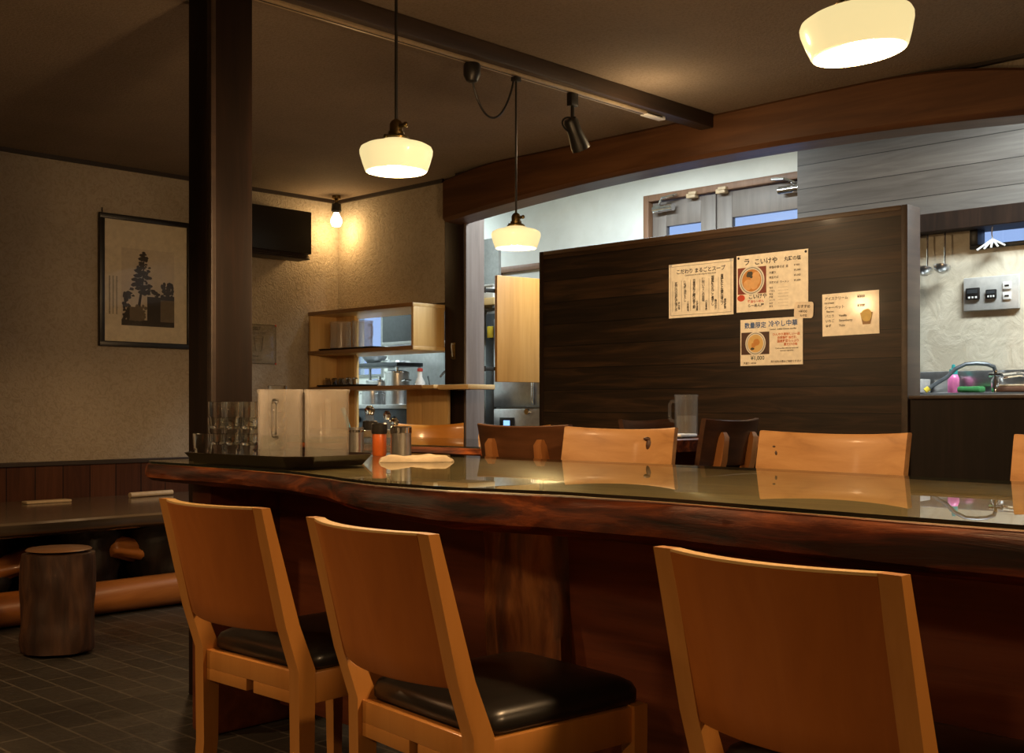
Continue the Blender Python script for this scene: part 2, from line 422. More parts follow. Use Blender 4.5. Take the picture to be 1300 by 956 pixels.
# free-standing pillar: two laminations with a groove
pl = MB().box((2.020,3.375,0),(2.175,3.53,CEIL),.004)
pillar = pl.build('pillar', M['dark_post']); pillar['kind'] = 'structure'
gr = box((2.014,3.372,0),(2.032,3.40,CEIL),.002).build('pillar_edge_strip', M['rail'], pillar)

struct('post_lit_face', box((BX+.004,4.992,0),(BX+.156,5.010,CEIL),.002), wood('kitchen_lit_wood', (.10,.075,.062), (.15,.115,.098), (.20,.16,.14), 'Z', 1, .6))  # added facing; kitchen light on this side of the post put into its colour
lt = thing('door_latch', 'small metal hook latch screwed to the dark post beside the shelf unit', 'latch', (BX,5.095,1.32))
MB().box((-.004,-.014,-.045),(0,.014,.055),.001).build('back_plate', M['brass'], lt)
MB().tube([(-.004,0,.045),(-.02,0,.05),(-.022,0,.03),(-.018,-.006,-.03)], .004, 8).build('hook', M['steel_dull'], lt)
MB().box((-.018,-.008,-.04),(-.004,.012,-.01),.002).build('keeper', M['brass'], lt)
# arched beam
def z_bot(y): return 2.178-.0265*(y-3.15)**2
def z_top(y):
    return CEIL-.0005-.17*max(0,2.36-y)**2-.19*max(0,y-4.52)**2
struct('trim_5', box((4.63,-.2,CEIL-.014),(4.655,5.01,CEIL)), M['trim'])
rings = []
for k in range(61):
    y = 5.03-(5.03+.2)*k/60; zb, zt = z_bot(y), z_top(y); j = .006*noise.noise(Vector((y*2, 3.1, 0)))
    x0, x1 = 4.55+j, 4.745; c = .02
    rings.append([(x0, y, zb+c), (x0+c, y, zb), (x1-c, y, zb), (x1, y, zb+c), (x1, y, zt-.012), (x1-.012, y, zt), (x0+.012, y, zt), (x0, y, zt-.012)])
bm_ = MB().loft(rings); beam = bm_.build('beam', M['beam']); beam['kind'] = 'structure'

# ceiling rail with lighting track
ra = MB().box((-3.05,3.115,2.312),(4.55,3.19,CEIL),.004); rail = ra.build('ceiling_beam', M['rail']); rail['kind'] = 'structure'
tr = thing('lighting_track', 'slim tan lighting track strip under the dark ceiling rail', 'lighting track', (0,0,0))
box((.6,3.150,2.300),(4.20,3.186,2.312),.002).build('channel', M['track'], tr)
box((.6,3.166,2.2985),(4.18,3.170,2.3005)).build('slot', M['black'], tr)
box((4.08,3.150,2.296),(4.22,3.188,2.312),.003).build('end_cap', M['white'], tr)

# ------------------------------------------------------------------ partition & half wall
pt = MB().box((BX,2.235,0),(BX+.115,4.37,1.845)); part = struct('wall_partition', pt, M['partition'])
box((BX-.004,4.355,0),(BX+.119,4.385,1.857),.003).build('partition_post', M['dark_post'], part)
box((BX-.004,2.219,0),(BX+.119,2.249,1.857),.003).build('partition_post', M['rail'], part)
box((BX-.004,2.249,1.835),(BX+.119,4.355,1.857),.003).build('partition_cap', wood('partition_cap_wood', (.03,.016,.008), (.055,.03,.014), (.09,.05,.022), 'Y', 1, .5), part)
hw = struct('wall_half', box((BX+.01,-.17,0),(BX+.10,2.215,1.018)), M['half_wall'])
box((BX-.005,-.17,1.018),(BX+.115,2.215,1.034),.003).build('wall_cap', M['rail'], hw)

# ------------------------------------------------------------------ doors and windows in the kitchen
def door_frame(name, y0, y1, ztop, x=6.2):
    o = MB().box((x-.03,y0,0),(x+.1,y0+.045,ztop),.004).box((x-.03,y1-.045,0),(x+.1,y1,ztop),.004).box((x-.03,y0+.0455,ztop-.045),(x+.1,y1-.0455,ztop),.004).build(name, M['casing'])
    o['kind'] = 'structure'; return o
def door_leaf(parent, y0, y1, ztop, x=6.2, pane_top=None):
    w = .115
    mb = MB().box((x+.01,y0,0),(x+.05,y0+w,ztop),.003).box((x+.01,y1-w,0),(x+.05,y1,ztop),.003).box((x+.01,y0+w,pane_top),(x+.05,y1-w,ztop),.003).box((x+.01,y0+w,0),(x+.05,y1-w,.9),.003)
    lf = mb.build('door_leaf', M['door_wood'], parent)
    box((x+.027,y0+w,.9),(x+.033,y1-w,pane_top)).build('pane', M['window_glass'], lf)
    return lf
d2 = door_frame('door_2', 3.26, 4.795, 2.42)
door_leaf(d2, 4.235, 4.745, 2.37, pane_top=2.20)
door_leaf(d2, 3.31, 4.225, 2.37, pane_top=2.20)
for yy in (4.395, 4.165):
    MB().box((6.155,yy-.035,2.355),(6.20,yy+.035,2.385),.004).box((6.15,yy-.045,2.375),(6.19,yy+.015,2.395),.004).build('latch_block', M['tan'], d2)
for yy, sgn in ((4.70,-1),(3.58,1)):
    MB().cyl((6.165,yy,2.315),(6.165,yy+sgn*.16,2.315),.024).box((6.15,min(yy,yy+sgn*.06),2.29),(6.21,max(yy,yy+sgn*.06),2.34),.004).tube([(6.16,yy+sgn*.05,2.35),(6.12,yy+sgn*.1,2.375),(6.15,yy+sgn*.2,2.39)],.009).build('door_closer', M['chrome'], d2)
d1 = door_frame('door_1', 5.40, 6.22, 2.055)
door_leaf(d1, 5.46, 6.16, 1.99, pane_top=1.85)
# high window over the sink
w1 = MB().box((5.63,1.2,1.765),(5.72,2.34,1.785),.002).box((5.63,2.30,1.785),(5.72,2.34,1.862),.002).box((5.63,1.2,1.785),(5.72,1.23,1.862),.002).box((5.63,1.72,1.785),(5.71,1.745,1.862),.002).build('window_1', M['black_metal']); w1['kind'] = 'structure'
box((5.665,1.23,1.785),(5.671,2.30,1.862)).build('window_pane', M['window_glass'], w1)
w2 = MB().box((6.19,7.60,1.25),(6.25,8.02,1.27)).box((6.19,7.60,1.83),(6.25,8.02,1.85)).box((6.19,7.60,1.27),(6.25,7.63,1.83)).box((6.19,7.99,1.27),(6.25,8.02,1.83)).build('window_2', M['steel_dull']); w2['kind'] = 'structure'
box((6.21,7.63,1.27),(6.216,7.99,1.83)).build('window_pane', M['window_glass'], w2)

# ------------------------------------------------------------------ pendant lamps
def shade_mesh():
    o = [(.024,.108),(.038,.106),(.050,.099),(.062,.094),(.082,.089),(.095,.080),(.0985,.070),(.098,.058),(.091,.028),(.084,.004),(.081,0)]
    return [(r, .108-(.108-z)*.80) for r, z in o]
def pendant(loc, label, top, swag=None):
    root = thing('pendant_lamp', label, 'lamp', loc, 0, 'opal glass pendant lamps')
    sh = MB().lathe(shade_mesh(), 48).build('shade', M['opal'], root, True, 60)
    inn = [(r, .108-(.108-z)*.80) for r, z in [(.079,.001),(.088,.028),(.094,.058),(.0945,.070),(.091,.078),(.076,.085),(.045,.092),(.02,.10)]]
    MB().lathe(inn, 48).build('shade_lining', M['opal_in'], sh, True, 60)
    MB().lathe([(0,.024),(.018,.028),(.028,.042),(.028,.056),(.016,.074),(.012,.10)], 24).build('bulb', M['bulb'], root)
    MB().lathe([(.034,.104),(.036,.112),(.028,.118),(.022,.120),(.022,.128),(.018,.130),(.018,.150),(.013,.158),(.006,.163)], 24).cyl((.0,-.012,.142),(.0,-.036,.142),.006).sphere((0,-.038,.142),.008,10).cyl((.03,0,.112),(.040,0,.112),.005).cyl((-.03,0,.112),(-.040,0,.112),.005).build('socket', M['brass'], root)
    pts = [(0,0,.155),(0,0,top)]
    MB().tube(pts, .0045, 10).build('cord', M['black'], root)
    return root
PEND = []
p1 = pendant((1.978,2.373,1.594), 'opal glass pendant lamp hanging in front of the dark ceiling rail', CEIL-1.594-.01); PEND.append(p1)
MB().lathe([(.0,.0),(.045,0),(.045,-.02),(.02,-.035),(0,-.035)], 24, (0,0,CEIL-1.594)).build('ceiling_cup', M['black'], p1)
p2 = pendant((1.868,.986,1.586), 'largest looking opal pendant lamp, by the ceiling edge over the table', CEIL-1.586-.01); PEND.append(p2)
MB().lathe([(.0,.0),(.045,0),(.045,-.02),(.02,-.035),(0,-.035)], 24, (0,0,CEIL-1.586)).build('ceiling_cup', M['black'], p2)
T_ = Matrix.Translation((0,0,.15)) @ Matrix.Rotation(radians(-6),4,Vector((.7145,.6997,0))) @ Matrix.Translation((0,0,-.15))
for c_ in p2.children:
    if c_.name.split('.')[0] in ('shade','bulb','socket'): c_.matrix_local = T_
p3 = pendant((3.262,3.172,1.595), 'small opal pendant lamp on a swagged cord below the arched beam', 2.298-1.595); PEND.append(p3)
sw = []
A_, B_ = Vector((3.02-3.262,0,2.245-1.595)), Vector((-.012,0,2.29-1.595))
for k in range(25):
    t = k/24; q = A_.lerp(B_, t); q.z -= .155*(1-(2*t-1)**2)**.8*(1 if t < .5 else 1); sw.append(q)
MB().tube(sw, .0045, 8).build('swag_cord', M['black'], p3)
MB().lathe([(0,.065),(.030,.065),(.034,.055),(.033,.02),(.022,-.002),(.010,-.008),(0,-.008)], 24, (3.02-3.262,0,2.234-1.595)).build('plug_cup', M['black'], p3)
MB().box((-.016,-.014,.685),(.016,.014,.703),.002).build('hook', M['black'], p3)

# track spotlight
sp = thing('track_spotlight', 'black track spotlight angled down from the ceiling rail', 'spotlight', (3.60,3.17,2.30))
MB().box((-.022,-.014,-.055),(.022,.014,0),.003).build('adapter', M['black_metal'], sp)
MB().cyl((0,0,-.055),(0,0,-.125),.008).cyl((-.02,0,-.13),(.028,0,-.13),.009).build('arm', M['black_metal'], sp)
hd = MB()
hd.lathe([(0,.075),(.030,.072),(.036,.06),(.036,.0),(.046,-.06),(.047,-.085),(.040,-.086),(.034,-.05),(0,-.05)], 28)
hd.xform(Matrix.Translation((.012,-.004,-.165)) @ Matrix.Rotation(radians(-32),4,'Y') @ Matrix.Scale(.86,4))
hd.build('lamp_head', M['black'], sp)
yk = MB(); yk.tube([Vector((-.012-.052*sin(pi*t/12), 0, -.105-.05*(1-cos(pi*t/12))/2*1.2)) for t in range(13)], .004, 8); yk.build('cable', M['black'], sp)

# corner bulb
cb = thing('ceiling_bulb_light', 'bare glowing bulb in a clip holder at the ceiling corner', 'spotlight', (4.573,6.10,CEIL))
MB().lathe([(0,0),(.028,0),(.028,-.02),(.012,-.03),(.012,-.045)], 20).build('mount', M['brass'], cb)
MB().lathe([(.012,-.045),(.030,-.055),(.034,-.10),(.026,-.112),(0,-.112)], 20).build('holder', M['black'], cb)
MB().lathe([(.016,-.112),(.024,-.13),(.036,-.155),(.038,-.175),(.028,-.20),(0,-.208)], 24).build('bulb', M['bulb'], cb)

# ------------------------------------------------------------------ big table
near = [(-.9,1.60),(.2,1.60),(.591,1.603),(.762,1.607),(.971,1.62),(1.223,1.638),(1.45,1.628),(1.587,1.598),(1.726,1.560),(1.934,1.556),(2.08,1.585),(2.2,1.622),(2.436,1.675),(2.734,1.700),(3.005,1.692),(3.18,1.690),(3.24,1.715)]
far = [(-.9,2.55),(.98,2.56),(1.66,2.635),(2.3,2.63),(3.0,2.66),(3.24,2.62)]
def lerp_tab(tab, y):
    if y <= tab[0][0]: return tab[0][1]
    for (a, xa), (b_, xb) in zip(tab, tab[1:]):
        if y <= b_:
            t = (y-a)/(b_-a); t = t*t*(3-2*t)*.5+t*.5
            return xa+(xb-xa)*t
    return tab[-1][1]
tb = thing('live_edge_table', 'long red-brown live edge slab table topped with a sheet of glass', 'table', (2.1,1.2,0))
TO = Vector((2.1,1.2,0))
ZT = .8125
rings = []; N = 150
for k in range(N+1):
    y = -.9+4.14*k/N
    xn, xf = lerp_tab(near, y), lerp_tab(far, y)
    e = 1.0
    if k > N-4: e = (N-k)/4*.5+.5
    th = .055+.030*max(0,min(1,(2.25-y)/.6))
    n1 = .014*noise.noise(Vector((y*3.1, 1, 0)))+.006*noise.noise(Vector((y*11, 5, 0))); n2 = .020*noise.noise(Vector((y*2.3, 7, 2)))+.008*noise.noise(Vector((y*13, 9, 1)))
    bulge = .020*max(0,min(1,(2.3-y)/.5))
    n3 = .006*noise.noise(Vector((y*17, 3, 6)))+.004*noise.noise(Vector((y*31, 1, 3)))
    ring = [(xn+.004, y, ZT), (xn-.002, y, ZT-.004), (xn-.006-bulge*.25+n1*.4+n3*.4, y, ZT-.018), (xn-.008-bulge*.5+n1*.8-n3*.5, y, ZT-th*.45), (xn-.006-bulge*.6+n1+n3, y, ZT-th*.72), (xn+.016+n2*.6-n3, y, ZT-th*.95-n2*.3), (xn+.050+n2, y, ZT-th-n2*.3), (xn+.16, y, ZT-th-.004),
            (xf-.1, y, ZT-th), (xf-.02, y, ZT-th*.8), (xf, y, ZT-.03), (xf-.004, y, ZT)]
    rings.append([Vector(p)-TO for p in ring])
slo = MB().loft(rings).build('slab', [M['slab'], M['slab_top']], tb, True, 38)
for p in slo.data.polygons:
    if p.normal.z > .95 and p.area > .005: p.material_index = 1
# glass sheet over the slab, edge darker
top, bot = [], []
g = bmesh.new()
pts = []
for k in range(N+1):
    y = -.9+4.13*k/N; pts.append((lerp_tab(near, y)+.002, y))
for k in range(30, -1, -1):
    y = -.9+4.13*k/30; pts.append((lerp_tab(far, y)-.006, y))
z0, z1 = ZT+.0008, .8200
vt = [g.verts.new(Vector((x, y, z1))-TO) for x, y in pts]; vb = [g.verts.new(Vector((x, y, z0))-TO) for x, y in pts]
f = g.faces.new(vt); f.material_index = 0
n = len(pts)
for k in range(n):
    j = (k+1) % n
    q = g.faces.new((vt[k], vb[k], vb[j], vt[j])); q.material_index = 1
bmesh.ops.recalc_face_normals(g, faces=g.faces)
if f.normal.z < 0: f.normal_flip()
gl = MB(); gl.merge(g); gl.build('glass_sheet', [M['table_glass'], M['glass_edge']], tb, False)
# base: recessed panel, end slab, gnarled trunk
MB().box(Vector((2.03,-.8,.06))-TO, Vector((2.075,3.0,ZT-.055))-TO, .004).build('apron_panel', M['slab_panel'], tb)
MB().box(Vector((1.80,3.02,0))-TO, Vector((2.52,3.13,ZT-.05))-TO, .012).build('end_slab', M['slab_panel'], tb)
rings = []
for k in range(41):
    z = (ZT-.07)*k/40; t = z/.75
    r = []
    for a in range(48):
        th = 2*pi*a/48
        rx = .095*(1+.3*(1-t)**2); ry = .150*(1+.25*(1-t)**2)
        kk = 1+.30*noise.noise(Vector((cos(th)*1.9, sin(th)*1.9, z*2.2+3)))+.10*noise.noise(Vector((cos(th)*5, sin(th)*5, z*4)))+.05*noise.noise(Vector((cos(th)*12, sin(th)*12, z*5)))
        r.append(Vector((2.06+rx*kk*cos(th), 1.93+ry*kk*sin(th), z))-TO)
    rings.append(r)
MB().loft(rings).build('trunk_pedestal', M['trunk'], tb, True, 80)

# ------------------------------------------------------------------ second and third tables
def small_table(name, label, x0, y0, x1, y1, h, rz=0, glass=True):
    cx, cy = (x0+x1)/2, (y0+y1)/2; hx, hy = (x1-x0)/2, (y1-y0)/2
    t = thing(name, label, 'table', (cx,cy,0), rz)
    rr = []
    for k in range(41):
        y = -hy+2*hy*k/40; j = .012*noise.noise(Vector((y*3, cx, 1))); j2 = .012*noise.noise(Vector((y*3, cx, 8)))
        e = .02*max(0, abs(y)/hy-.9)*10
        rr.append([(-hx+j+e, y, h-.012), (-hx-.012+j+e, y, h-.035), (-hx+.02+j+e, y, h-.06), (hx-.02+j2-e, y, h-.06), (hx+.012+j2-e, y, h-.035), (hx+j2-e, y, h-.012)])
    MB().loft(rr).build('slab', M['slab'], t, True, 50)
    if glass:
        gg = MB().box((-hx+.004,-hy+.004,h-.0115),(hx-.004,hy-.004,h-.004),.001); 
        gg.build('glass_sheet', M['table_glass'], t, False)
    lx, lw = (-.09,.04) if glass else (.010,.014)
    MB().box((lx-lw,-hy*.5,0),(lx+lw,hy*.5,h-.06),.006).build('leg', M['slab_panel'], t)
    return t
small_table('glass_top_table', 'glass topped slab table in front of the shelf hatch', 3.22, 3.34, 4.06, 4.72, .826)
small_table('side_table', 'small dark table carrying a water jug by the board partition', 3.72, 2.74, 4.62, 3.27, .862, 0, False)

# ------------------------------------------------------------------ near chairs
def curved_panel(w, lo, hi, thick, bulge, n=18, m=6, dip=0.0, lean=None, edge=0.0):
    """a bent board facing +X: lo/hi = (x,z) of bottom and top; middle bows to -X by bulge"""
    rings = []
    for i in range(n+1):
        y = -w/2+w*i/n; s = 1-(2*y/w)**2; ring = []
        col = []
        for j in range(m+1):
            t = j/m; x = lo[0]+(hi[0]-lo[0])*t-bulge*s; z = lo[1]+(hi[1]-lo[1])*t
            if j == m: z -= dip*s
            col.append((x, y, z))
        c = min(thick*.25, .004)
        back = [(x-thick/2, y, z) for x, y, z in col]; front = [(x+thick/2, y, z) for x, y, z in reversed(col)]
        back[0] = (back[0][0], y, back[0][2]+c); back[-1] = (back[-1][0], y, back[-1][2]-c); front[0] = (front[0][0], y, front[0][2]-c); front[-1] = (front[-1][0], y, front[-1][2]+c)
        topb = (col[-1][0]-thick/2+c, y, col[-1][2]); topf = (col[-1][0]+thick/2-c, y, col[-1][2])
        botf = (col[0][0]+thick/2-c, y, col[0][2]); botb = (col[0][0]-thick/2+c, y, col[0][2])
        rings.append(back+[topb, topf]+front+[botf, botb])
    return MB().loft(rings)

def make_near_chair():
    r = thing('dining_chair', '', 'chair', (0,0,0), 0, 'honey wood chairs with black seats')
    zt = .773; bx, tx = -.245, -.300
    def post_path(s):
        y = s*.184; w, d = .017, .020
        pts = [(-.215,0),( -.195,.20),(-.195,.42),(-.232,.52),(-.30,zt)]
        rings = []
        for k, (x, z) in enumerate(pts):
            dd = [.016,.019,.022,.018,.011][k]
            rings.append([(x-dd,y-w,z),(x+dd,y-w,z),(x+dd,y+w,z),(x-dd,y+w,z)])
        return MB().loft(rings)
    for s in (-1,1): post_path(s).build('back_leg', M['chair_solid'], r, True, 30)
    # back panel, flush between the posts and bowed backwards
    bp = curved_panel(.336, (-.233,.505), (-.300,zt-.0015), .022, .040)
    bp.build('back_panel', M['chair_orange'], r, True, 40)
    eb = MB(); er = []  # strip along the top of the back, coloured as lit from above
    for i in range(19):
        y = -.168+.336*i/18; x = -.300-.040*(1-(2*y/.336)**2)
        er.append([(x-.0112,y,zt-.004),(x-.0112,y,zt),(x+.0112,y,zt),(x+.0112,y,zt-.004)])
    eb.loft(er).build('lit_top_edge', M['lit_top_edge'], r)
    for s in (-1,1):
        rings = [[(.165,s*.185-.018,z),(.20,s*.185-.018,z),(.20,s*.185+.018,z),(.165,s*.185+.018,z)] for z in (0,.36)]
        rings[0] = [(.172,s*.185-.013,0),(.196,s*.185-.013,0),(.196,s*.185+.013,0),(.172,s*.185+.013,0)]
        MB().loft(rings+[[(.165,s*.185-.018,.415),(.20,s*.185-.018,.415),(.20,s*.185+.018,.415),(.165,s*.185+.018,.415)]]).build('front_leg', M['chair_solid'], r)
        MB().box((-.175,s*.184-.012,.345),(.166,s*.184+.012,.412),.003).build('side_rail', M['chair_solid'], r)
    rr = MB()
    rr.box((-.207,-.168,.372),(-.183,.168,.415),.002)
    rr.box((-.207,-.168,.345),(-.183,-.020,.3725),.002).box((-.207,.006,.345),(-.183,.168,.3725),.002)
    rr.build('rear_rail', M['chair_solid'], r)
    MB().box((.17,-.168,.35),(.194,.168,.412),.002).build('front_rail', M['chair_solid'], r)
    # padded black vinyl seat, domed
    rings = []
    for (ins, z) in ((.006,.413),(0,.420),(0,.436),(.006,.449),(.022,.458),(.060,.464),(.11,.467)):
        ring = []
        hx, hy, cr = .198-ins, .190-ins, max(.012,.045-ins*.2)
        for q, (sx, sy) in enumerate(((1,1),(-1,1),(-1,-1),(1,-1))):
            for a in range(6):
                th = pi/2*q+pi/2*a/5
                ring.append((.0125+sx*(hx-cr)+cr*cos(th), sy*(hy-cr)+cr*sin(th), z))
        rings.append(ring)
    MB().loft(rings).build('seat', M['vinyl'], r, True, 50)
    return r
nc = make_near_chair()
NCL = [('honey wood dining chair nearest the log bench, black seat showing beneath its back', (1.6209,2.2187,0), 0.0280),
       ('middle honey wood dining chair standing in front of the gnarled trunk pedestal', (1.5652,1.5668,0), -0.1070),
       ('honey wood dining chair standing apart from the other two at the table front', (1.6634,0.8221,0), -0.0640)]
for k, (lab, loc, rz) in enumerate(NCL):
    o = nc if k == 0 else copy_tree(nc)
    o.location = loc; o.rotation_euler = (0,0,rz); o['label'] = lab

# ------------------------------------------------------------------ far chairs (solid plank backs on two rear struts)
def make_plank_chair(back, strut, name='plank_back_chair', w=.46, zt=.917, h=.19, thick=.026, knots=(), group=None, bulge=.045, dip=.008, sink=0):
    """faces +X in its own frame; the back plank bows to -X; rear struts are behind it"""
    r = thing(name, '', 'chair', (0,0,0), 0, group)
    bp = curved_panel(w, (-.215,zt-h), (-.255,zt), thick, bulge, dip=dip, n=22)
    b = bp.build('backrest', back, r, True, 40)
    for (y, z, a, s) in knots:
        # a dark knot with checks, on both faces of the plank
        st = 1-(2*y/w)**2; t = (z-(zt-h))/h; x = -.215-.04*t-bulge*st
        MB().sphere((x+thick/2-.004, y, z), s, 10, (.35,.55,1.0)).sphere((x+thick/2-.004, y+.010, z-.018), s*.7, 8, (.4,.5,1.3)).sphere((x+thick/2-.004, y-.008, z+.022), s*.6, 8, (.4,1.0,.5)).build('knot', M['oak_knot'], b)
    for s in (-1,1):
        y = s*w*.27; off = bulge*(1-(2*y/w)**2); rings = []
        for (x, z, d, ww) in ((-.19,0,.022,.018),(-.17,.25,.026,.020),(-.165,.45,.032,.022),(-.20,.60,.034,.022),(-.243,zt-h+.02,.030,.021),(-.262,zt-.075,.020,.018),(-.262,zt-.055,.008,.012)):
            x -= off*max(0,(z-.5)/.3) if z < .8 else off
            rings.append([(x-d,y-ww,z),(x+d*.6,y-ww,z),(x+d*.6,y+ww,z),(x-d,y+ww,z)])
        MB().loft(rings).build('back_leg', strut, r, True, 45)
        MB().loft([[(.15,s*.18-.015,0),(.18,s*.18-.015,0),(.18,s*.18+.015,0),(.15,s*.18+.015,0)],[(.14,s*.18-.020,.42),(.18,s*.18-.020,.42),(.18,s*.18+.020,.42),(.14,s*.18+.020,.42)]]).build('front_leg', strut, r)
    rings = []
    for (ins, z) in ((.01,.42),(0,.43),(0,.445),(.01,.455)):
        rings.append([(sx*(.20-ins)+.0, sy*(.215-ins*1.0)*(1 if sx > 0 else .88), z) for sx, sy in ((1,1),(-1,1),(-1,-1),(1,-1))])
    MB().loft(rings).build('seat', back, r)
    return r
OAKG = 'light oak plank chairs along the slab table'
def place(o, label, x, y, rz, group=None):
    # x, y is where the middle of the top rail stands; the chair's own origin lies in front of it
    off = Vector((-.255-.02,0,0)); off.rotate(Euler((0,0,rz)))
    o.location = (x-off.x, y-off.y, 0); o.rotation_euler = (0,0,rz); o['label'] = label
    if group: o['group'] = group
    return o
oc = make_plank_chair(M['oak'], M['brown_strut'], w=.435, group=OAKG, knots=((-.17,.85,0,.012),))
place(oc, 'widest looking light oak chair, a small knot low in its plank back', 2.82, 1.535, pi)
o2 = make_plank_chair(M['oak'], M['brown_strut'], w=.405, zt=.918, knots=((.10,.858,.0,.022),), group=OAKG)
place(o2, 'light oak chair with a big dark split knot, next to the dark brown chair', 2.935, 2.365, pi+radians(11))
o3 = copy_tree(oc)
for c_ in list(o3.children_recursive):
    if c_.name.startswith('knot'): bpy.data.objects.remove(c_)
place(o3, 'light oak chair cut off by the right photo edge', 2.84, .842, pi)
DKG = 'dark brown plank chairs'
dk = make_plank_chair(M['dark_chair'], M['brown_strut'], w=.46, zt=.922, group=DKG)
place(dk, 'dark brown plank chair with orange-brown struts, in front of the steel fridge doorway', 3.0, 2.90, 0)
e_ = make_plank_chair(M['darker_chair'], M['brown_strut'], w=.40, zt=.927, group=DKG)
place(e_, 'dark plank chair peeking above the oak chair with the big knot, beside the water jug', 4.40, 3.42, -pi/2)
f_ = copy_tree(e_); f_.scale = (.94,.84,1.012)
place(f_, 'dark plank chair with two rear struts showing, between two light oak chairs', 3.97, 2.60, pi/2-radians(6))
ORG = 'orange bent plywood chairs'
og = make_plank_chair(M['ply_orange'], M['ply_orange'], name='plywood_chair', w=.40, zt=.895, h=.20, thick=.016, group=ORG, bulge=.05, dip=.014)
place(og, 'glossy orange plywood chair standing in front of the pale shelf unit', 4.36, 4.94, pi+radians(48))
og2 = copy_tree(og); place(og2, 'orange plywood chair mostly hidden behind the dark brown chair', 4.26, 4.14, pi+radians(20))

# ------------------------------------------------------------------ items on the big table
TZ = .8202
tray = thing('serving_tray', 'large black lacquer tray carrying the glasses and pitchers', 'tray', (1.89,2.80,TZ), radians(4))
def oct_ring(hx, hy, c, z): return [(hx-c,-hy,z),(hx,-hy+c,z),(hx,hy-c,z),(hx-c,hy,z),(-hx+c,hy,z),(-hx,hy-c,z),(-hx,-hy+c,z),(-hx+c,-hy,z)]
MB().loft([oct_ring(.138,.262,.05,0),oct_ring(.163,.287,.06,.030),oct_ring(.159,.283,.058,.031),oct_ring(.134,.258,.05,.006)], True).build('tray_body', M['lacquer'], tray, True, 20)
FZ = TZ+.0065
# pitchers
def make_pitcher(name, label, loc, rz, mat, r=.061, h=.205, fill=.38, cat='pitcher', group=None, clear_handle=False):
    o = thing(name, label, cat, loc, rz, group)
    MB().lathe([(0,.0),(r*.93,.0),(r*.96,.004),(r,.01),(r,h-.012),(r+.003,h-.006),(r+.002,h),(r-.004,h),(r-.005,h-.01),(r-.006,.012),(0,.010)], 40).build('jug_body', mat, o, True, 40)
    if fill:
        MB().lathe([(0,.011),(r-.0075,.012),(r-.0075,h*fill),(0,h*fill)], 32).build('water', M['water'], o, True, 40)
    hp = [(r-.004,0,h*.84),(r+.022,0,h*.84),(r+.032,0,h*.76),(r+.032,0,h*.46),(r+.024,0,h*.38),(r-.004,0,h*.36)]
    MB().tube(hp, .0075, 10).build('handle', M['tumbler'] if clear_handle else mat, o, True, 60)
    return o
make_pitcher('water_pitcher', 'frosted water pitcher whose handle faces front, next to the tumblers', (1.830,2.700,FZ), radians(-135), M['frost'], clear_handle=True)
make_pitcher('water_pitcher', 'frosted water pitcher beside the steel canister, handle hidden', (1.922,2.607,FZ), radians(52), M['frost'], fill=.36)
# tumblers: nested stacks
def make_tumbler():
    o = thing('tumbler', '', 'glass', (0,0,0), 0, 'clear tumblers stacked on the tray')
    w = []; N_ = 30
    pro = [(.0,.0),(.020,.0),(.0225,.004),(.0235,.03),(.0262,.034),(.0272,.078),(.0262,.0785),(.0252,.036),(.0222,.031),(.0205,.009),(0,.008)]
    MB().lathe(pro, N_).build('glass_body', M['tumbler'], o, True, 40)
    return o
tm = make_tumbler(); first = True
names = {0:'bottom', 1:'second up', 2:'third up', 3:'fourth up'}
stacks = [((1.765,3.005),1,'of the single glass at the tray end'),((1.780,2.945),3,'of the front stack beside the single glass'),((1.792,2.882),3,'of the front stack in the middle of the glasses'),((1.806,2.820),3,'of the front stack beside the frosted pitcher'),
          ((1.835,2.965),3,'of the rear stack beside the pillar'),((1.855,2.900),3,'of the rear stack in the middle of the glasses'),((1.888,2.800),4,'of the tallest stack behind the frosted pitcher')]
for (x, y), n_, where in stacks:
    for k in range(n_):
        o = tm if first else copy_tree(tm); first = False
        o.location = (x+random.uniform(-.001,.001), y+random.uniform(-.001,.001), FZ+k*.0465); o.rotation_euler = (0,0,random.uniform(0,6))
        o['label'] = ('lone clear tumbler standing at the tray end' if n_ == 1 else 'clear tumbler, ' + names[k] + ' ' + where)
# condiments behind the tray
def canister(label, x, y, r=.027, h=.098, open_=False):
    o = thing('steel_canister', label, 'canister', (x,y,TZ), 0, 'steel condiment canisters')
    MB().lathe([(0,0),(r,0),(r,h-.022),(r+.001,h-.021)] + ([(r+.001,h-.004),(r-.002,h-.004),(r-.002,.01),(0,.01)] if open_ else []), 32).build('can_body', M['steel'], o, True, 40)
    if not open_: MB().lathe([(r+.0015,h-.022),(r+.0015,h-.004),(r-.002,h),(0,h)], 32).build('lid', M['chrome'], o, True, 40)
    else: MB().lathe([(r+.0015,h-.020),(r+.0015,h-.0135),(r+.001,h-.013)], 32).build('rim_band', M['chrome'], o)
    return o
c1 = canister('steel canister holding the blue stick, beside the frosted pitcher', 2.402, 3.095, open_=True)
bs = MB().tube([(2.405,3.098,TZ+.012),(2.372,3.128,TZ+.160)], .0075, 10, [.006,.0075]).build('blue_stick', M['blue_stick']); tag(bs, 'blue handled stick leaning out of the steel canister', 'utensil')
dl = thing('black_lid_jar', 'black lidded jar tucked behind the open steel canister', 'jar', (2.46,3.09,TZ))
MB().lathe([(0,0),(.024,0),(.024,.085),(.02,.09)],24).build('jar_body', M['pitcher_clear'], dl); MB().lathe([(.026,.085),(.026,.113),(.022,.116),(0,.116)],24).build('lid', M['black'], dl)
ch = thing('spice_bottle', 'red-orange spice bottle with a black cap between the steel canisters', 'bottle', (2.415,2.985,TZ))
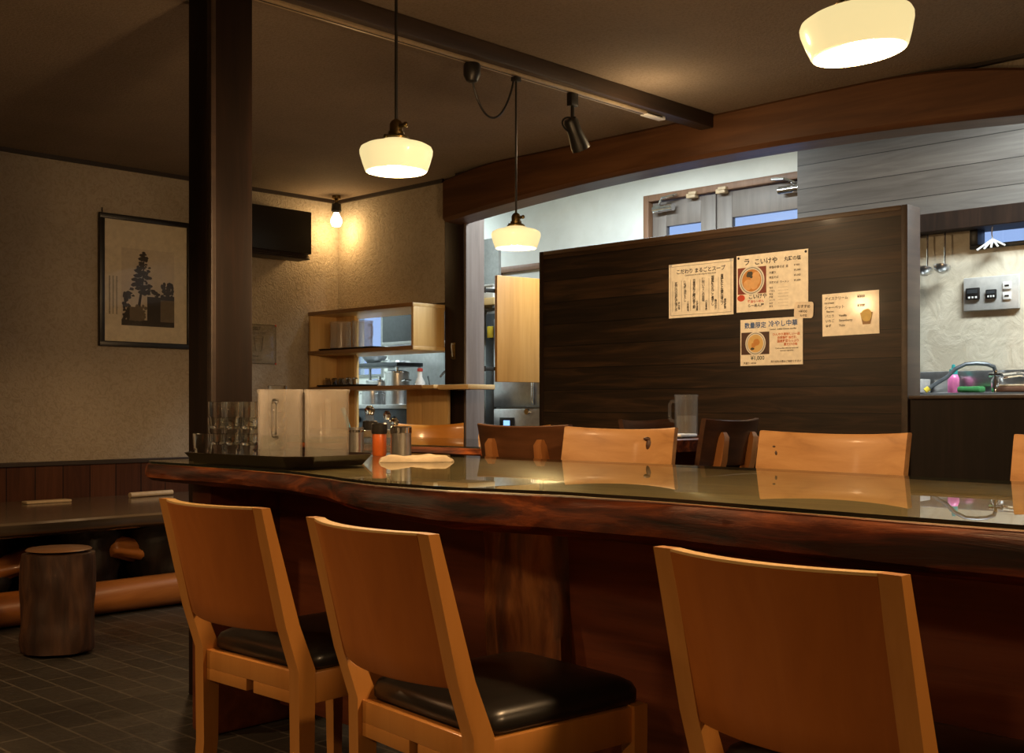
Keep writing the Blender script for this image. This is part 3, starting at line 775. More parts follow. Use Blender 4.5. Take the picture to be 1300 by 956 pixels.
MB().lathe([(0,0),(.022,0),(.0235,.004),(.0235,.072),(.021,.078),(0,.078)],28).build('bottle_body', M['chili'], ch, True, 40)
MB().lathe([(.0255,.074),(.0265,.078),(.0265,.106),(.022,.110),(0,.110)],20).build('cap', M['black'], ch, True, 30)
canister('shiny steel canister beside the orange chair back', 2.425, 2.885, .034, .100)
def cruet(label, x, y, r, h, mat=None):
    o = thing('glass_cruet', label, 'bottle', (x,y,TZ), 0, 'glass cruets behind the canisters')
    MB().lathe([(0,0),(r,0),(r,h*.55),(r*.55,h*.68),(r*.45,h*.8),(r*.6,h*.82),(r*.4,h*.82)], 24).build('cruet_body', M['pitcher_clear'], o, True, 40)
    MB().lathe([(r*.4,h*.80),(r*.55,h*.86),(r*.62,h*.92),(r*.3,h),(0,h)], 20).build('stopper', M['tumbler'], o, True, 40)
    return o
cruet('tallest glass cruet with a round stopper behind the blue stick', 2.505, 3.15, .030, .168)
cruet('glass cruet standing behind the red-orange spice bottle', 2.50, 3.01, .026, .125)
cruet('glass cruet between the tallest cruet and the spice bottle', 2.53, 3.085, .022, .150)
# folded cloth
cl = bmesh.new(); rows = []
for i in range(41):
    r = []
    for j in range(25):
        u, v = i/40, j/24
        x = .215*(u-.5); y = .10*(v-.5)*(1-.45*max(0,(u-.55)/.45))
        e = min(u, 1-u, v, 1-v); z = .014*min(1, e*9)**.5*(1+.25*sin(u*9+v*3))+.005*noise.noise(Vector((u*7, v*6, 2)))+.003*abs(sin(v*9+u*2))
        r.append((x+.006*noise.noise(Vector((v*6,u*3,0))), y+.008*noise.noise(Vector((u*5,v*2,4))), max(.0012, z)))
    rows.append(r)
V = [[cl.verts.new(p) for p in r] for r in rows]; W = [[cl.verts.new((p[0], p[1], .0005)) for p in r] for r in rows]
for i in range(40):
    for j in range(24):
        cl.faces.new((V[i][j], V[i+1][j], V[i+1][j+1], V[i][j+1])); cl.faces.new((W[i][j], W[i][j+1], W[i+1][j+1], W[i+1][j]))
for i in range(40):
    cl.faces.new((V[i][0], W[i][0], W[i+1][0], V[i+1][0])); cl.faces.new((V[i][24], V[i+1][24], W[i+1][24], W[i][24]))
for j in range(24):
    cl.faces.new((V[0][j], V[0][j+1], W[0][j+1], W[0][j])); cl.faces.new((V[40][j], W[40][j], W[40][j+1], V[40][j+1]))
bmesh.ops.recalc_face_normals(cl, faces=cl.faces)
cm = MB(); cm.merge(cl); co = cm.build('table_cloth', M['cloth'], None, True, 70); co.location = (2.235,2.585,TZ); co.rotation_euler = (0,0,radians(-48))
tag(co, 'folded cream wiping cloth lying on the glass beside the tray', 'cloth')

# jug and napkin tray on the side table
make_pitcher('water_jug', 'clear water jug on the small table by the board partition', (4.255,3.06,.8625-.012), radians(100), M['pitcher_clear'], r=.052, h=.190, fill=.5, cat='pitcher')
nt_ = thing('napkin_tray', 'flat tray with white wrapped towels on the small side table', 'tray', (4.02,2.93,.851), radians(10))
MB().box((-.09,-.06,0),(.09,.06,.006),.002).build('tray_base', M['lacquer'], nt_)
for k in range(2): MB().box((-.08,-.05+k*.055,.006),(.08,-.006+k*.055,.018),.005).build('towel', M['white'], nt_)

# ------------------------------------------------------------------ framed picture, AC, notice on the left wall
pf = thing('framed_photograph', 'black framed sepia photograph of a tall tree on the plaster wall', 'picture', (3.295,LY,1.335))
fw, fh = .585, .762
fr = MB(); t_ = .030
fr.box((-fw/2,-.03,0),(fw/2,-.003,t_),.003).box((-fw/2,-.03,fh-t_),(fw/2,-.003,fh),.003).box((-fw/2,-.03,t_),(-fw/2+t_,-.003,fh-t_),.003).box((fw/2-t_,-.03,t_),(fw/2,-.003,fh-t_),.003)
fr.build('frame', M['black'], pf)
box((-fw/2+t_,-.012,t_),(fw/2-t_,-.004,fh-t_)).build('mat_board', M['mat_board'], pf)
mw = plane_y((0,-.013,0))
px0, px1, py0, py1 = -.155, .180, .125, .575
ph = sheet('photo_print', [rect2(px0,py0,px1,py1,0)], M['photo_sky'], pf, mw)
dark = [rect2(px0,py0,px1,py0+.035,.0006)]
tx = px0+.115
dark.append([Vector(p) for p in ((tx-.020,.22,.0006),(tx+.0,.22,.0006),(tx+.022,.38,.0006),(tx+.030,.54,.0006),(tx+.024,.54,.0006),(tx+.012,.38,.0006))])
random.seed(3)
for k in range(110):
    t = random.random()**.75; yy = .555-.26*t; wid = .012+.115*t**1.2*(.75+.25*sin(t*22))
    xx = tx+.026-.02*t+random.uniform(-1,1)*wid
    if xx < px0+.012 or xx > px1-.01: continue
    dark.append(disc2(xx, yy, random.uniform(.008,.021), .0007+k*1e-6, 9, .6, .35))
for k in range(60):
    xx = random.uniform(px0+.01, px0+.05); dark.append(disc2(xx, random.uniform(.14,.31), .010, .0008+k*1e-6, 8, 1, .3))
    xx = random.uniform(px1-.085, px1-.012); dark.append(disc2(xx, random.uniform(.26,.40)-.3*abs(xx-(px1-.04)), .011, .0008+k*1e-6, 8, 1, .3))
dark.append(rect2(px0+.16,.14,px0+.245,.30,.0009)); dark.append(rect2(px0+.245,.27,px1,.31,.00091))
sheet('photo_tree', dark, M['photo_dark'], ph, mw)
mids = [rect2(px0+.245,.155,px1,.285,.0012), rect2(px0+.05,.155,px0+.13,.235,.0012)]
for k in range(30): mids.append(disc2(random.uniform(px0+.055,px0+.15), random.uniform(.16,.26), .010, .0013+k*1e-6, 8, 1, .3))
sheet('photo_building', mids, M['photo_mid'], ph, mw)
cap = []
for c in range(3):
    for k in range(26): cap.append(rect2(-.232+c*.022,.40-k*.0085,-.224+c*.022+random.uniform(-.002,.002),.405-k*.0085,.0006))
sheet('photo_caption', cap, M['ink_soft'], pf, mw)
box((-fw/2+t_,-.0165,t_),(fw/2-t_,-.0160,fh-t_)).build('glazing', thin_glass('picture_glazing', (.96,.96,.95), 1.2), pf, False)
nail = MB().tube([(-.27,-.012,fh+.0),(-.27,-.010,fh+.03)], .003, 6).build('hanger', M['black'], pf)

ac = thing('mounted_air_conditioner', 'dark slatted air conditioner box mounted high on the plaster wall', 'air conditioner', (3.93,LY,1.93))
MB().box((-.34,-.235,.03),(.385,-.002,.30),.006).build('case', M['black_metal'], ac)
for k in range(4): MB().box((-.335,-.232+k*.006,-.005+k*.010),(.375,-.10,.001+k*.010),.0015).build('louver', M['trim'], ac)
MB().box((.382,-.20,.06),(.392,-.03,.27),.003).build('side_cover', M['track'], ac)

no = thing('wall_notice', 'clear pinned notice with a cup drawing beside the pillar', 'notice', (4.09,LY-.002,1.26))
box((-.11,-.004,0),(.11,0,.255),.001).build('sheet', thin_glass('notice_film', (.95,.95,.93), 1.45, .05, .12, (.7,.66,.58)), no)
mw = plane_y((0,-.0052,0))
cup = [rect2(-.11,.002,.11,.006,0), rect2(-.11,.249,.11,.253,0), rect2(.106,.0,.110,.255,0)]
for (xa, ya, xb, yb) in ((-.055,.17,-.043,.085),(.012,.17,0,.085)):
    cup.append([Vector((xa-.002,ya,.0002)),Vector((xa+.002,ya,.0002)),Vector((xb+.002,yb,.0002)),Vector((xb-.002,yb,.0002))])
for q in range(24):
    a0, a1 = 2*pi*q/24, 2*pi*(q+1)/24
    for (yc, rx, ry) in ((.17,.034,.010),(.085,.022,.006),(.155,.032,.009)):
        cup.append([Vector((-.0215+rx*cos(a)*s, yc+ry*sin(a)*s, .0003)) for a, s in ((a0,1.06),(a1,1.06),(a1,.94),(a0,.94))])
sheet('cup_drawing', cup, M['ink_soft'], no, mw)
text_mesh('printed_text', [('SELF', -.065,.216,.030,'LEFT'),('お水はセルフです', -.095,.190,.016,'LEFT'),('Water', -.07,.045,.018,'LEFT'),('ご自由にどうぞ', -.095,.020,.014,'LEFT')], M['ink_soft'], no, plane_y((0,-.0055,0)))
for z in (.004,.25): MB().sphere((.106,-.006,z),.006,10).build('pin', M['red_plastic'], no)

# ------------------------------------------------------------------ menus on the partition (faces -X)
def menu(name, label, y0, y1, z0, z1, tilt=0.0, mat=None, cat='menu'):
    o = thing(name, label, cat, (BX-.0005, (y0+y1)/2, (z0+z1)/2)); o.rotation_euler = (tilt,0,0)
    w, h = abs(y1-y0), z1-z0
    box((-.0022,-w/2,-h/2),(0,w/2,h/2)).build('sheet', mat or M['paper'], o, False)
    return o, w, h
# left menu: columns of vertical writing
o, w, h = menu('soup_menu', 'cream menu with columns of vertical writing, next to the ramen photo menu', 3.486, 3.101, 1.434, 1.705)
P = plane_x((-.0032,0,0))
text_mesh('title', [('こだわり まるごとスープ', 0, h/2-.050, .026, 'CENTER')], M['ink'], o, P)
text_mesh('printed_text', [('Commitment to a rich soup for every bowl', 0, h/2-.064, .0105, 'CENTER')], M['ink_soft'], o, P)
cols = ['青森にんにくと生姜の一番スープ','国産鶏の丸ごと煮干し','伊吹いりこの旨味','日高昆布と鰹の香り節','伊勢醤油かえし','瀬戸内の自然海塩と水']
subs = ['香味野菜','鳥の出汁','小豆島産','北海道産','三年熟成','海水塩']
L = []; L2 = []
for k, c in enumerate(cols):
    x = .150-k*.055; yt = h/2-.085-.004*k; st = min(.0150,(h-.125)/len(c))
    for q, chh in enumerate(c): L.append((chh, x-.022, yt-q*st*1.0, .0175, 'CENTER'))
    for q, chh in enumerate(subs[k]): L2.append((chh, x-.004, -h/2+.068-q*.0125, .0140, 'CENTER'))
text_mesh('vertical_writing', L, M['ink'], o, P); text_mesh('vertical_notes', L2, M['ink'], o, P)
ln = [rect2(-w/2+.012,-h/2+.012,-w/2+.0135,h/2-.012,0), rect2(w/2-.0135,-h/2+.012,w/2-.012,h/2-.012,0), rect2(-w/2+.012,-h/2+.012,w/2-.012,-h/2+.0135,0), rect2(-w/2+.012,h/2-.0135,w/2-.012,h/2-.012,0)]
for k in range(6): ln.append(rect2(.106-k*.055,-h/2+.03,.1075-k*.055,h/2-.085,0))
sheet('ruled_lines', ln, M['ink_soft'], o, P)
for sy, sz in ((1,1),(-1,1)): MB().box((-.004,sy*(w/2-.012)-.008,h/2-.014),(-.002,sy*(w/2-.012)+.008,h/2),.001).build('corner_clip', M['grey_plate'], o)

def bowl(parent, P, cx, cy, r, kind):
    rim = sheet('bowl_picture', [disc2(cx,cy,r,.0006,40)], M['bowl_white'], parent, P)
    sheet('bowl_band', [disc2(cx,cy,r*.90,.0008,40)], M['bowl_band'], rim, P)
    sheet('bowl_inner', [disc2(cx,cy,r*.84,.0010,40)], M['bowl_white'], rim, P)
    sheet('soup', [disc2(cx,cy,r*.76,.0012,40)], M['broth'] if kind == 1 else M['noodle'], rim, P)
    if kind == 1:
        sheet('pork_slices', [disc2(cx+r*.30,cy+r*.02,r*.40,.0014,20,1,.04), disc2(cx-r*.28,cy-r*.28,r*.36,.0015,20,1,.05), disc2(cx+r*.18,cy-r*.38,r*.30,.0016,20,.8,.05), disc2(cx+r*.36,cy+r*.36,r*.26,.0017,20,.8,.05)], M['pork'], rim, P)
        sheet('seaweed', [disc2(cx-r*.16,cy+r*.42,r*.26,.0018,14,.8,.15), disc2(cx-r*.02,cy+r*.24,r*.12,.0019,10,.8,.15)], M['nori'], rim, P)
    else:
        sheet('toppings', [disc2(cx+r*.1,cy+r*.1,r*.30,.0014,18,1,.12), disc2(cx-r*.2,cy-r*.15,r*.22,.0015,16,1,.12)], M['broth'], rim, P)
        sheet('seaweed', [disc2(cx-r*.3,cy-r*.45,r*.2,.0016,10,.6,.15)], M['nori'], rim, P)
o, w, h = menu('ramen_menu', 'ramen menu sheet with a bowl photo and a red seal, topmost right', 3.083, 2.697, 1.440, 1.712)
sheet('photo_block', [rect2(-w/2+.008,-h/2+.085,-w/2+.165,h/2-.060,.0003)], M['food_red'], o, P)
bowl(o, P, -w/2+.086, -h/2+.149, .070, 1)
text_mesh('title', [('ラ', -.135, h/2-.046, .036, 'CENTER'),('こいけや', -.030, h/2-.048, .032, 'CENTER'),('丸鶏の塩', .112, h/2-.044, .022, 'CENTER')], M['ink'], o, P)
text_mesh('logo_writing', [('こいけや', -.075, -h/2+.062, .026, 'CENTER'),('らーめん屋', -.085, -h/2+.022, .018, 'CENTER')], M['ink'], o, P)
sheet('red_seal', [disc2(-w/2+.027,-h/2+.068,.021,.0004,24,.75,.04)], M['ink_red'], o, P)
text_mesh('red_writing', [('醤油ら〜めん', -.085, -h/2+.043, .015, 'CENTER')], M['ink_red'], o, P)
L = [('特製中華そば  並', -.012, h/2-.075, .0135, 'LEFT'),('¥ 900', .12, h/2-.073, .0125, 'LEFT'),('大盛り', -.012, h/2-.099, .0125, 'LEFT'),('¥1,000', .12, h/2-.096, .0125, 'LEFT'),('味玉そば', -.012, h/2-.122, .0125, 'LEFT'),('¥1,050', .12, h/2-.120, .0125, 'LEFT'),('叉焼そば  ラーメン', -.012, h/2-.146, .0125, 'LEFT'),('¥1,200', .12, h/2-.144, .0125, 'LEFT')]
for k, t in enumerate(('餃子','ごはん','味玉','海苔','メンマ','ねぎ','替玉')): L += [(t, -.012, h/2-.170-k*.0145, .0105, 'LEFT'),('····················', .035, h/2-.170-k*.0145, .0105, 'LEFT')]
text_mesh('printed_text', L, M['ink_soft'], o, P)
for sy in (1,-1): MB().sphere((-.004,sy*(w/2-.012),h/2-.012),.006,10,(.5,1,1)).build('push_pin', M['black'], o)
o, w, h = menu('sticker_note', 'small rounded handwritten note overlapping the ramen menu corner', 2.768, 2.669, 1.394, 1.469, radians(3), M['paper_warm'], 'note')
for ch_ in list(o.children): bpy.data.objects.remove(ch_)
ring = []
for q, (sx, sy) in enumerate(((1,1),(-1,1),(-1,-1),(1,-1))):
    for a in range(6):
        th = pi/2*q+pi/2*a/5; ring.append(Vector((0, sx*(w/2-.014)+.014*cos(th), sy*(h/2-.014)+.014*sin(th))))
MB().loft([[v+Vector((-.0050,0,0)) for v in ring],[v+Vector((-.0028,0,0)) for v in ring]]).build('note_card', M['paper_warm'], o, False)
P5 = plane_x((-.0060,0,0))
text_mesh('handwriting', [('おすすめ', 0, .010, .017, 'CENTER'),('+¥100', -.004, -.012, .017, 'CENTER'),('ねぎ増', 0, -.030, .012, 'CENTER')], M['ink_soft'], o, P5)
o, w, h = menu('cold_noodle_menu', 'cold noodle menu with blue heading and a price under its bowl photo', 3.061, 2.725, 1.182, 1.403)
sheet('photo_block', [rect2(-w/2+.006,-h/2+.053,-w/2+.160,h/2-.062,.0003)], M['food_dark'], o, P)
bowl(o, P, -w/2+.085, -h/2+.105, .056, 2)
text_mesh('heading', [('数量限定', -.085, h/2-.040, .030, 'CENTER'),('冷やし中華', .065, h/2-.038, .031, 'CENTER')], M['ink_blue'], o, P)
text_mesh('red_writing', [('ひんやり美味しい一皿', .082, h/2-.083, .0145, 'CENTER'),('自家製醤油だれ', .085, h/2-.099, .0145, 'CENTER'),('国産野菜たっぷり', .092, h/2-.115, .0145, 'CENTER'),('夏だけの味', .105, h/2-.131, .0145, 'CENTER')], M['ink_orange'], o, P)
text_mesh('price', [('¥1,000', -.072, -h/2+.027, .027, 'CENTER')], M['ink_green'], o, P)
text_mesh('printed_text', [('Limited  Chilled Chinese noodles', .065, h/2-.056, .0105, 'CENTER'),('Cold noodles with soy sauce and', .085, h/2-.146, .009, 'CENTER'),('seasonal vegetables', .085, h/2-.157, .009, 'CENTER'),('大盛り +¥100', -.115, -h/2+.008, .012, 'CENTER'),('売り切れの際はご容赦ください', .080, -h/2+.012, .0115, 'CENTER')], M['ink_soft'], o, P)
o, w, h = menu('dessert_menu', 'ice cream menu card with a yellow dessert picture, nearest the partition end', 2.625, 2.350, 1.306, 1.497, radians(-.5))
text_mesh('printed_text', [('アイスクリーム', -w/2+.012, h/2-.028, .0165, 'LEFT'),('¥300', .035, h/2-.028, .0175, 'LEFT'),('Ice cream', -w/2+.012, h/2-.045, .012, 'LEFT'),('シャーベット', -w/2+.012, h/2-.068, .0165, 'LEFT'),('¥300', .035, h/2-.068, .0175, 'LEFT'),('Sherbet', -w/2+.020, h/2-.084, .012, 'LEFT'),('バニラ', -w/2+.016, h/2-.106, .0145, 'LEFT'),('Vanilla', -.055, h/2-.106, .0145, 'LEFT'),('いちご', -w/2+.016, h/2-.128, .0145, 'LEFT'),('Strawberry', -.055, h/2-.128, .0145, 'LEFT'),('ゆず', -w/2+.016, h/2-.150, .0145, 'LEFT'),('Yuzu', -.055, h/2-.150, .0145, 'LEFT')], M['ink_soft'], o, P)
ic = sheet('dessert_picture', [[Vector((.078+x,-.030+y,.0004)) for x, y in ((-.030,.030),(-.018,-.022),(.018,-.022),(.030,.030))]], M['cup_brown'], o, P)
sheet('ice_cream', [disc2(.078,-.012,.026,.0008,20,1.1,.05)], M['ice_yellow'], ic, P)

# ------------------------------------------------------------------ shelf hatch
su = thing('hatch_shelf_unit', 'pale wooden open shelf unit built into the wall hatch', 'shelf', (4.45,5.72,0))
SO = Vector((4.45,5.72,0))
def sbox(a, b_, bev=.002): return MB().box(Vector(a)-SO, Vector(b_)-SO, bev)
sbox((4.45,5.18,1.588),(4.85,6.235,1.610)).build('top_board', M['pale_wood'], su)
sbox((4.45,5.18,1.330),(4.85,6.235,1.352)).build('shelf_board', M['pale_wood'], su)
MB().box(Vector((4.45,5.18,1.095))-SO,Vector((4.85,6.235,1.116))-SO,.002).box(Vector((4.45,5.0,1.095))-SO,Vector((4.695,5.182,1.116))-SO,.002).build('shelf_board', M['pale_wood'], su)
for z0_, z1_ in ((1.587,1.611),(1.329,1.353)): sbox((4.444,5.18,z0_),(4.4505,6.235,z1_),.001).build('edge_strip', M['shelf_edge'], su)
sbox((4.444,5.10,1.094),(4.4505,6.235,1.117),.001).build('edge_strip', M['shelf_edge'], su)
sbox((4.45,6.215,.84),(4.85,6.235,1.588)).build('side_panel', M['pale_wood_z'], su)
sbox((4.45,5.18,1.352),(4.70,5.20,1.588)).build('side_panel', M['pale_wood_z'], su)
sbox((4.66,6.02,1.352),(4.68,6.215,1.588)).build('back_panel', M['pale_wood_z'], su)
sbox((4.66,6.02,1.116),(4.68,6.215,1.330)).build('back_panel', M['pale_wood_z'], su)
sbox((4.66,6.02,.84),(4.68,6.215,1.095)).build('back_panel', M['pale_wood_z'], su)
sbox((4.66,5.345,.80),(4.68,5.49,1.095)).build('lower_panel', M['pale_wood_z'], su)
sbox((4.655,5.10,.80),(4.675,5.34,1.094)).build('lower_panel', M['pale_wood_z'], su)
sbox((4.45,5.18,.80),(4.85,6.235,.838)).build('base_board', M['pale_wood'], su)
ld = MB().box((4.48,4.74,1.088),(4.70,4.998,1.116),.003).build('ledge_shelf', M['pale_wood']); tag(ld, 'short pale wooden ledge board fixed across the dark post', 'shelf')
ld['label'] = 'short pale wooden ledge board in front of the dark door post'
# things on the shelves
def shelf_tray(label, y0, y1, z):
    t = thing('shelf_tray', label, 'tray', (4.55,(y0+y1)/2,z), 0, 'black trays on the hatch shelves'); hy = (y1-y0)/2
    MB().loft([oct_ring(.070,hy-.01,.01,0),oct_ring(.080,hy,.012,.014),oct_ring(.077,hy-.003,.011,.014),oct_ring(.067,hy-.013,.01,.004)]).build('tray_body', M['black'], t, True, 20)
shelf_tray('thin black tray on the upper hatch shelf under two pitchers', 5.60, 6.17, 1.3525)
shelf_tray('thin black tray on the lower hatch shelf under small glasses', 5.72, 6.19, 1.1165)
make_pitcher('plastic_pitcher', 'wide milky pitcher on the upper shelf against the pale back board', (4.555,6.03,1.358), radians(-90), M['frost'], .068, .185, 0)
make_pitcher('plastic_pitcher', 'milky pitcher on the upper shelf with blue window light behind', (4.555,5.80,1.358), radians(-90), M['frost'], .066, .180, 0)
gsm = thing('small_glass', '', 'glass', (0,0,0), 0, 'small upturned glasses on the lower hatch shelf')
MB().lathe([(.0,.055),(.014,.055),(.017,.05),(.022,.0),(.020,.0),(.015,.047),(0,.049)], 20).build('glass_body', M['tumbler'], gsm, True, 40)
for k in range(8):
    o = gsm if k == 0 else copy_tree(gsm)
    i, j = k % 4, k//4
    o.location = (4.525+.052*j, 6.13-.075*i, 1.1215)
    o['label'] = ('front' if j == 0 else 'rear') + ' row small glass on the lower hatch shelf, ' + ('first','second','third','fourth')[i] + ' from the plaster wall'

# ------------------------------------------------------------------ kitchen behind the hatch
st = thing('kitchen_range', 'dark fronted steel range counter seen through the hatch', 'stove', (5.45,6.45,0))
def kb(a, b_, bev=.004): return MB().box(Vector(a)-Vector((5.45,6.45,0)), Vector(b_)-Vector((5.45,6.45,0)), bev)
kb((5.15,5.99,0),(5.76,7.30,.975)).build('range_body', M['steel_dark'], st)
kb((5.12,5.98,.975),(5.76,7.30,1.005)).build('worktop', M['steel'], st)
struct('wall_splashback', box((5.765,5.78,0),(5.79,7.02,2.2)), M['steel_dull'])
for y in (6.2,6.6,7.0): MB().cyl(Vector((5.13,y,.90))-Vector((5.45,6.45,0)), Vector((5.15,y,.90))-Vector((5.45,6.45,0)), .022).build('knob', M['black'], st)
def pot(label, x, y, z, r, h, lid=True):
    o = thing('stock_pot', label, 'pot', (x,y,z), 0, 'steel pots on the range')
    MB().lathe([(0,0),(r*.96,0),(r,.008),(r,h),(r+.005,h+.002),(r+.004,h+.006),(r-.003,h+.004),(r-.003,.01),(0,.01)], 36).build('pot_body', M['steel'], o, True, 40)
    if lid: MB().lathe([(r+.005,h+.007),(r+.004,h+.014),(r*.4,h+.024),(.012,h+.026),(.014,h+.045),(0,h+.048)], 32).build('lid', M['chrome'], o, True, 40)
    for s in (-1,1): MB().tube([(s*(r-.002)*.0+(.03), s*(r),h*.75),(.03,s*(r+.03),h*.78),(-.03,s*(r+.03),h*.78),(-.03,s*r,h*.75)], .005, 8).build('handle', M['chrome'], o)
    return o
pot('tall steel stock pot in the middle of the hatch view', 5.36, 6.42, 1.006, .088, .225)
pot('steel pot beside the tall stock pot, deeper in the kitchen', 5.52, 6.82, 1.006, .10, .17)
pot('low steel pan at the pale end of the hatch view', 5.32, 6.66, 1.006, .075, .105, False)
rk = thing('pot_rack_shelf', 'dark rack shelf loaded with pan lids above the stock pots', 'shelf', (5.55,6.80,1.29))
MB().box((-.13,-.30,0),(.13,.33,.03),.004).build('rack_board', M['steel_dark'], rk)
for x, y in ((-.11,-.28),(-.11,.31),(.11,-.28),(.11,.31)): MB().cyl((x,y,-.2845),(x,y,0),.010).build('rack_post', M['steel_dull'], rk)
li = MB().lathe([(0,.034),(.012,.034),(.03,.03),(.11,.014),(.12,.0),(.115,.0),(0,.02)], 32, (0,0,0)).build('pan_lid', M['chrome']); li.location = (5.53,6.64,1.320); tag(li, 'round steel pan lid resting on the dark rack shelf', 'lid')
bw = MB().lathe([(0,0),(.05,0),(.09,.04),(.10,.06),(.097,.06),(.05,.008),(0,.008)], 32).build('mixing_bowl', M['steel']); bw.location = (5.56,6.93,1.3205); tag(bw, 'steel mixing bowl on the dark rack shelf near the window', 'bowl')
hd_ = thing('range_hood', 'dark grey extractor hood above the range', 'range hood', (5.45,6.30,1.44))
MB().box((-.22,-.36,0),(.30,.13,.42),.005).build('hood_body', M['steel_dark'], hd_)
MB().box((-.225,-.365,-.012),(.30,.135,.012),.004).build('lip', M['steel_dull'], hd_)
MB().box((0.0,-.1,.42),(.25,.15,1.17),.004).build('duct', M['steel_dull'], hd_)
fc = thing('kitchen_tap', 'steel swan tap beside the splashback in the hatch', 'tap', (5.64,6.06,1.0055))
MB().lathe([(0,0),(.028,0),(.028,.012),(.014,.02),(.014,.16),(0,.16)],20).build('tap_body', M['chrome'], fc)
MB().tube([(0,0,.15),(0,.015,.23),(-.02,.03,.25),(-.09,.06,.235),(-.12,.07,.20)], .010, 10).build('spout', M['chrome'], fc)
MB().tube([(0,-.01,.10),(-.02,-.06,.13)], .006, 8).build('lever', M['chrome'], fc)
la = MB().tube([(5.44,6.14,1.03),(5.50,6.24,1.21)], .006, 8).sphere((5.435,6.135,1.034),.028,14).build('soup_ladle', M['chrome']); tag(la, 'steel ladle leaning behind the lower hatch shelf', 'ladle')

# doorway: swing door, fridge, cupboards
sd = thing('swing_door', 'pale wooden swing door leaf hanging open in the kitchen doorway', 'door', (4.885,4.985,1.14))
sd.rotation_euler = (0,0,radians(-9))
MB().box((.055,-.014,0),(.56,.014,.655),.004).build('door_panel', M['swing_wood'], sd)
for z in (.08,.56): MB().box((-.034,.006,z-.012),(.10,.0175,z+.012),.002).cyl((-.02,.010,z-.016),(-.02,.010,z+.016),.007).build('hinge', M['black_metal'], sd)
fg = thing('steel_fridge', 'tall steel fridge standing in the kitchen doorway', 'fridge', (5.6,5.42,0))
MB().box((0,-.30,.08),(.56,.22,1.62),.006).build('fridge_body', M['steel_dull'], fg)
MB().box((-.03,-.295,.985),(0,.215,1.60),.008).build('door_panel', M['steel'], fg)
MB().box((-.03,-.295,.10),(0,.215,.975),.008).build('door_panel', M['steel'], fg)
MB().box((-.055,-.185,1.00),(-.03,-.165,1.16),.006).build('handle', M['chrome'], fg)
MB().cyl((-.045,-.115,.955),(-.03,-.115,.955),.020).build('lock', M['chrome'], fg)
MB().box((-.036,.01,.84),(-.03,.15,.915),.003).build('control_panel', M['black'], fg)
MB().box((-.0375,.05,.86),(-.0355,.11,.895)).build('display', M['screen'], fg)
for x, y in ((.05,-.25),(.05,.17),(.5,-.25),(.5,.17)): MB().cyl((x,y,0),(x,y,.08),.02).build('foot', M['black'], fg)
cbn = thing('steel_locker', 'narrow dark steel locker standing beside the fridge', 'cabinet', (5.62,5.70,0))
MB().box((0,-.045,0),(.33,.055,1.66),.006).build('locker_body', M['steel_dull'], cbn); MB().box((-.012,-.040,.05),(0,.05,1.64),.003).build('door', M['steel_dark'], cbn)
yt = MB().box((5.585,5.655,1.47),(5.603,5.715,1.55),.004).build('yellow_tag', M['yellow']); tag(yt, 'yellow tag hanging on the dark steel locker', 'tag')
wsf = thing('bracket_shelf', 'pale wooden bracket shelf above the dark locker', 'shelf', (5.70,5.86,1.70))
MB().box((-.12,-.22,0),(.30,.06,.05),.004).build('shelf_board', M['pale_wood'], wsf)
for y in (-.18,.02): MB().box((.26,y,-.14),(.30,y+.02,0),.003).box((-.08,y,-.02),(.30,y+.02,0),.003).build('bracket', M['steel_dull'], wsf)
MB().box((.28,-.2,-1.7),(.30,-.18,0),.002).build('upright', M['steel_dull'], wsf)
bx = thing('storage_box', 'small white storage box on the pale bracket shelf', 'box', (5.66,5.72,1.75)); MB().box((-.07,-.06,0),(.07,.06,.08),.006).build('box_body', M['white'], bx); MB().box((-.075,-.065,.08),(.075,.065,.095),.004).build('lid', M['grey_plate'], bx)
bt = thing('sauce_bottle', 'white bottle with a red band standing on the range counter near the kitchen tap', 'bottle', (5.24,6.03,1.0055)); MB().lathe([(0,0),(.035,0),(.036,.15),(.018,.19),(.016,.23),(0,.23)],24).build('bottle_body', M['white'], bt); MB().lathe([(.0365,.05),(.0365,.10)],24).build('label_band', M['red_plastic'], bt); MB().lathe([(.02,.23),(.02,.25),(0,.255)],20).build('cap', M['red_plastic'], bt)

# ------------------------------------------------------------------ sink side of the kitchen
sk = thing('sink_counter', 'steel sink counter below the beige kitchen wall', 'sink', (5.32,1.4,0))
def skb(a, b_, bev=.004): return MB().box(Vector(a)-Vector((5.32,1.4,0)), Vector(b_)-Vector((5.32,1.4,0)), bev)
skb((5.05,-.2,0),(5.64,2.85,.88)).build('cabinet_body', M['steel_dull'], sk)
skb((5.02,-.2,.88),(5.10,2.85,1.04)).build('basin_front', M['steel'], sk)
skb((5.50,-.2,.88),(5.645,2.85,1.055)).build('basin_back', M['steel'], sk)
skb((5.10,2.70,.88),(5.50,2.85,1.05)).build('basin_side', M['steel'], sk)
skb((5.10,1.55,.88),(5.50,1.62,1.04)).build('basin_divider', M['steel'], sk)
skb((5.625,-.2,1.055),(5.648,2.85,1.165)).build('back_rim', M['steel'], sk)
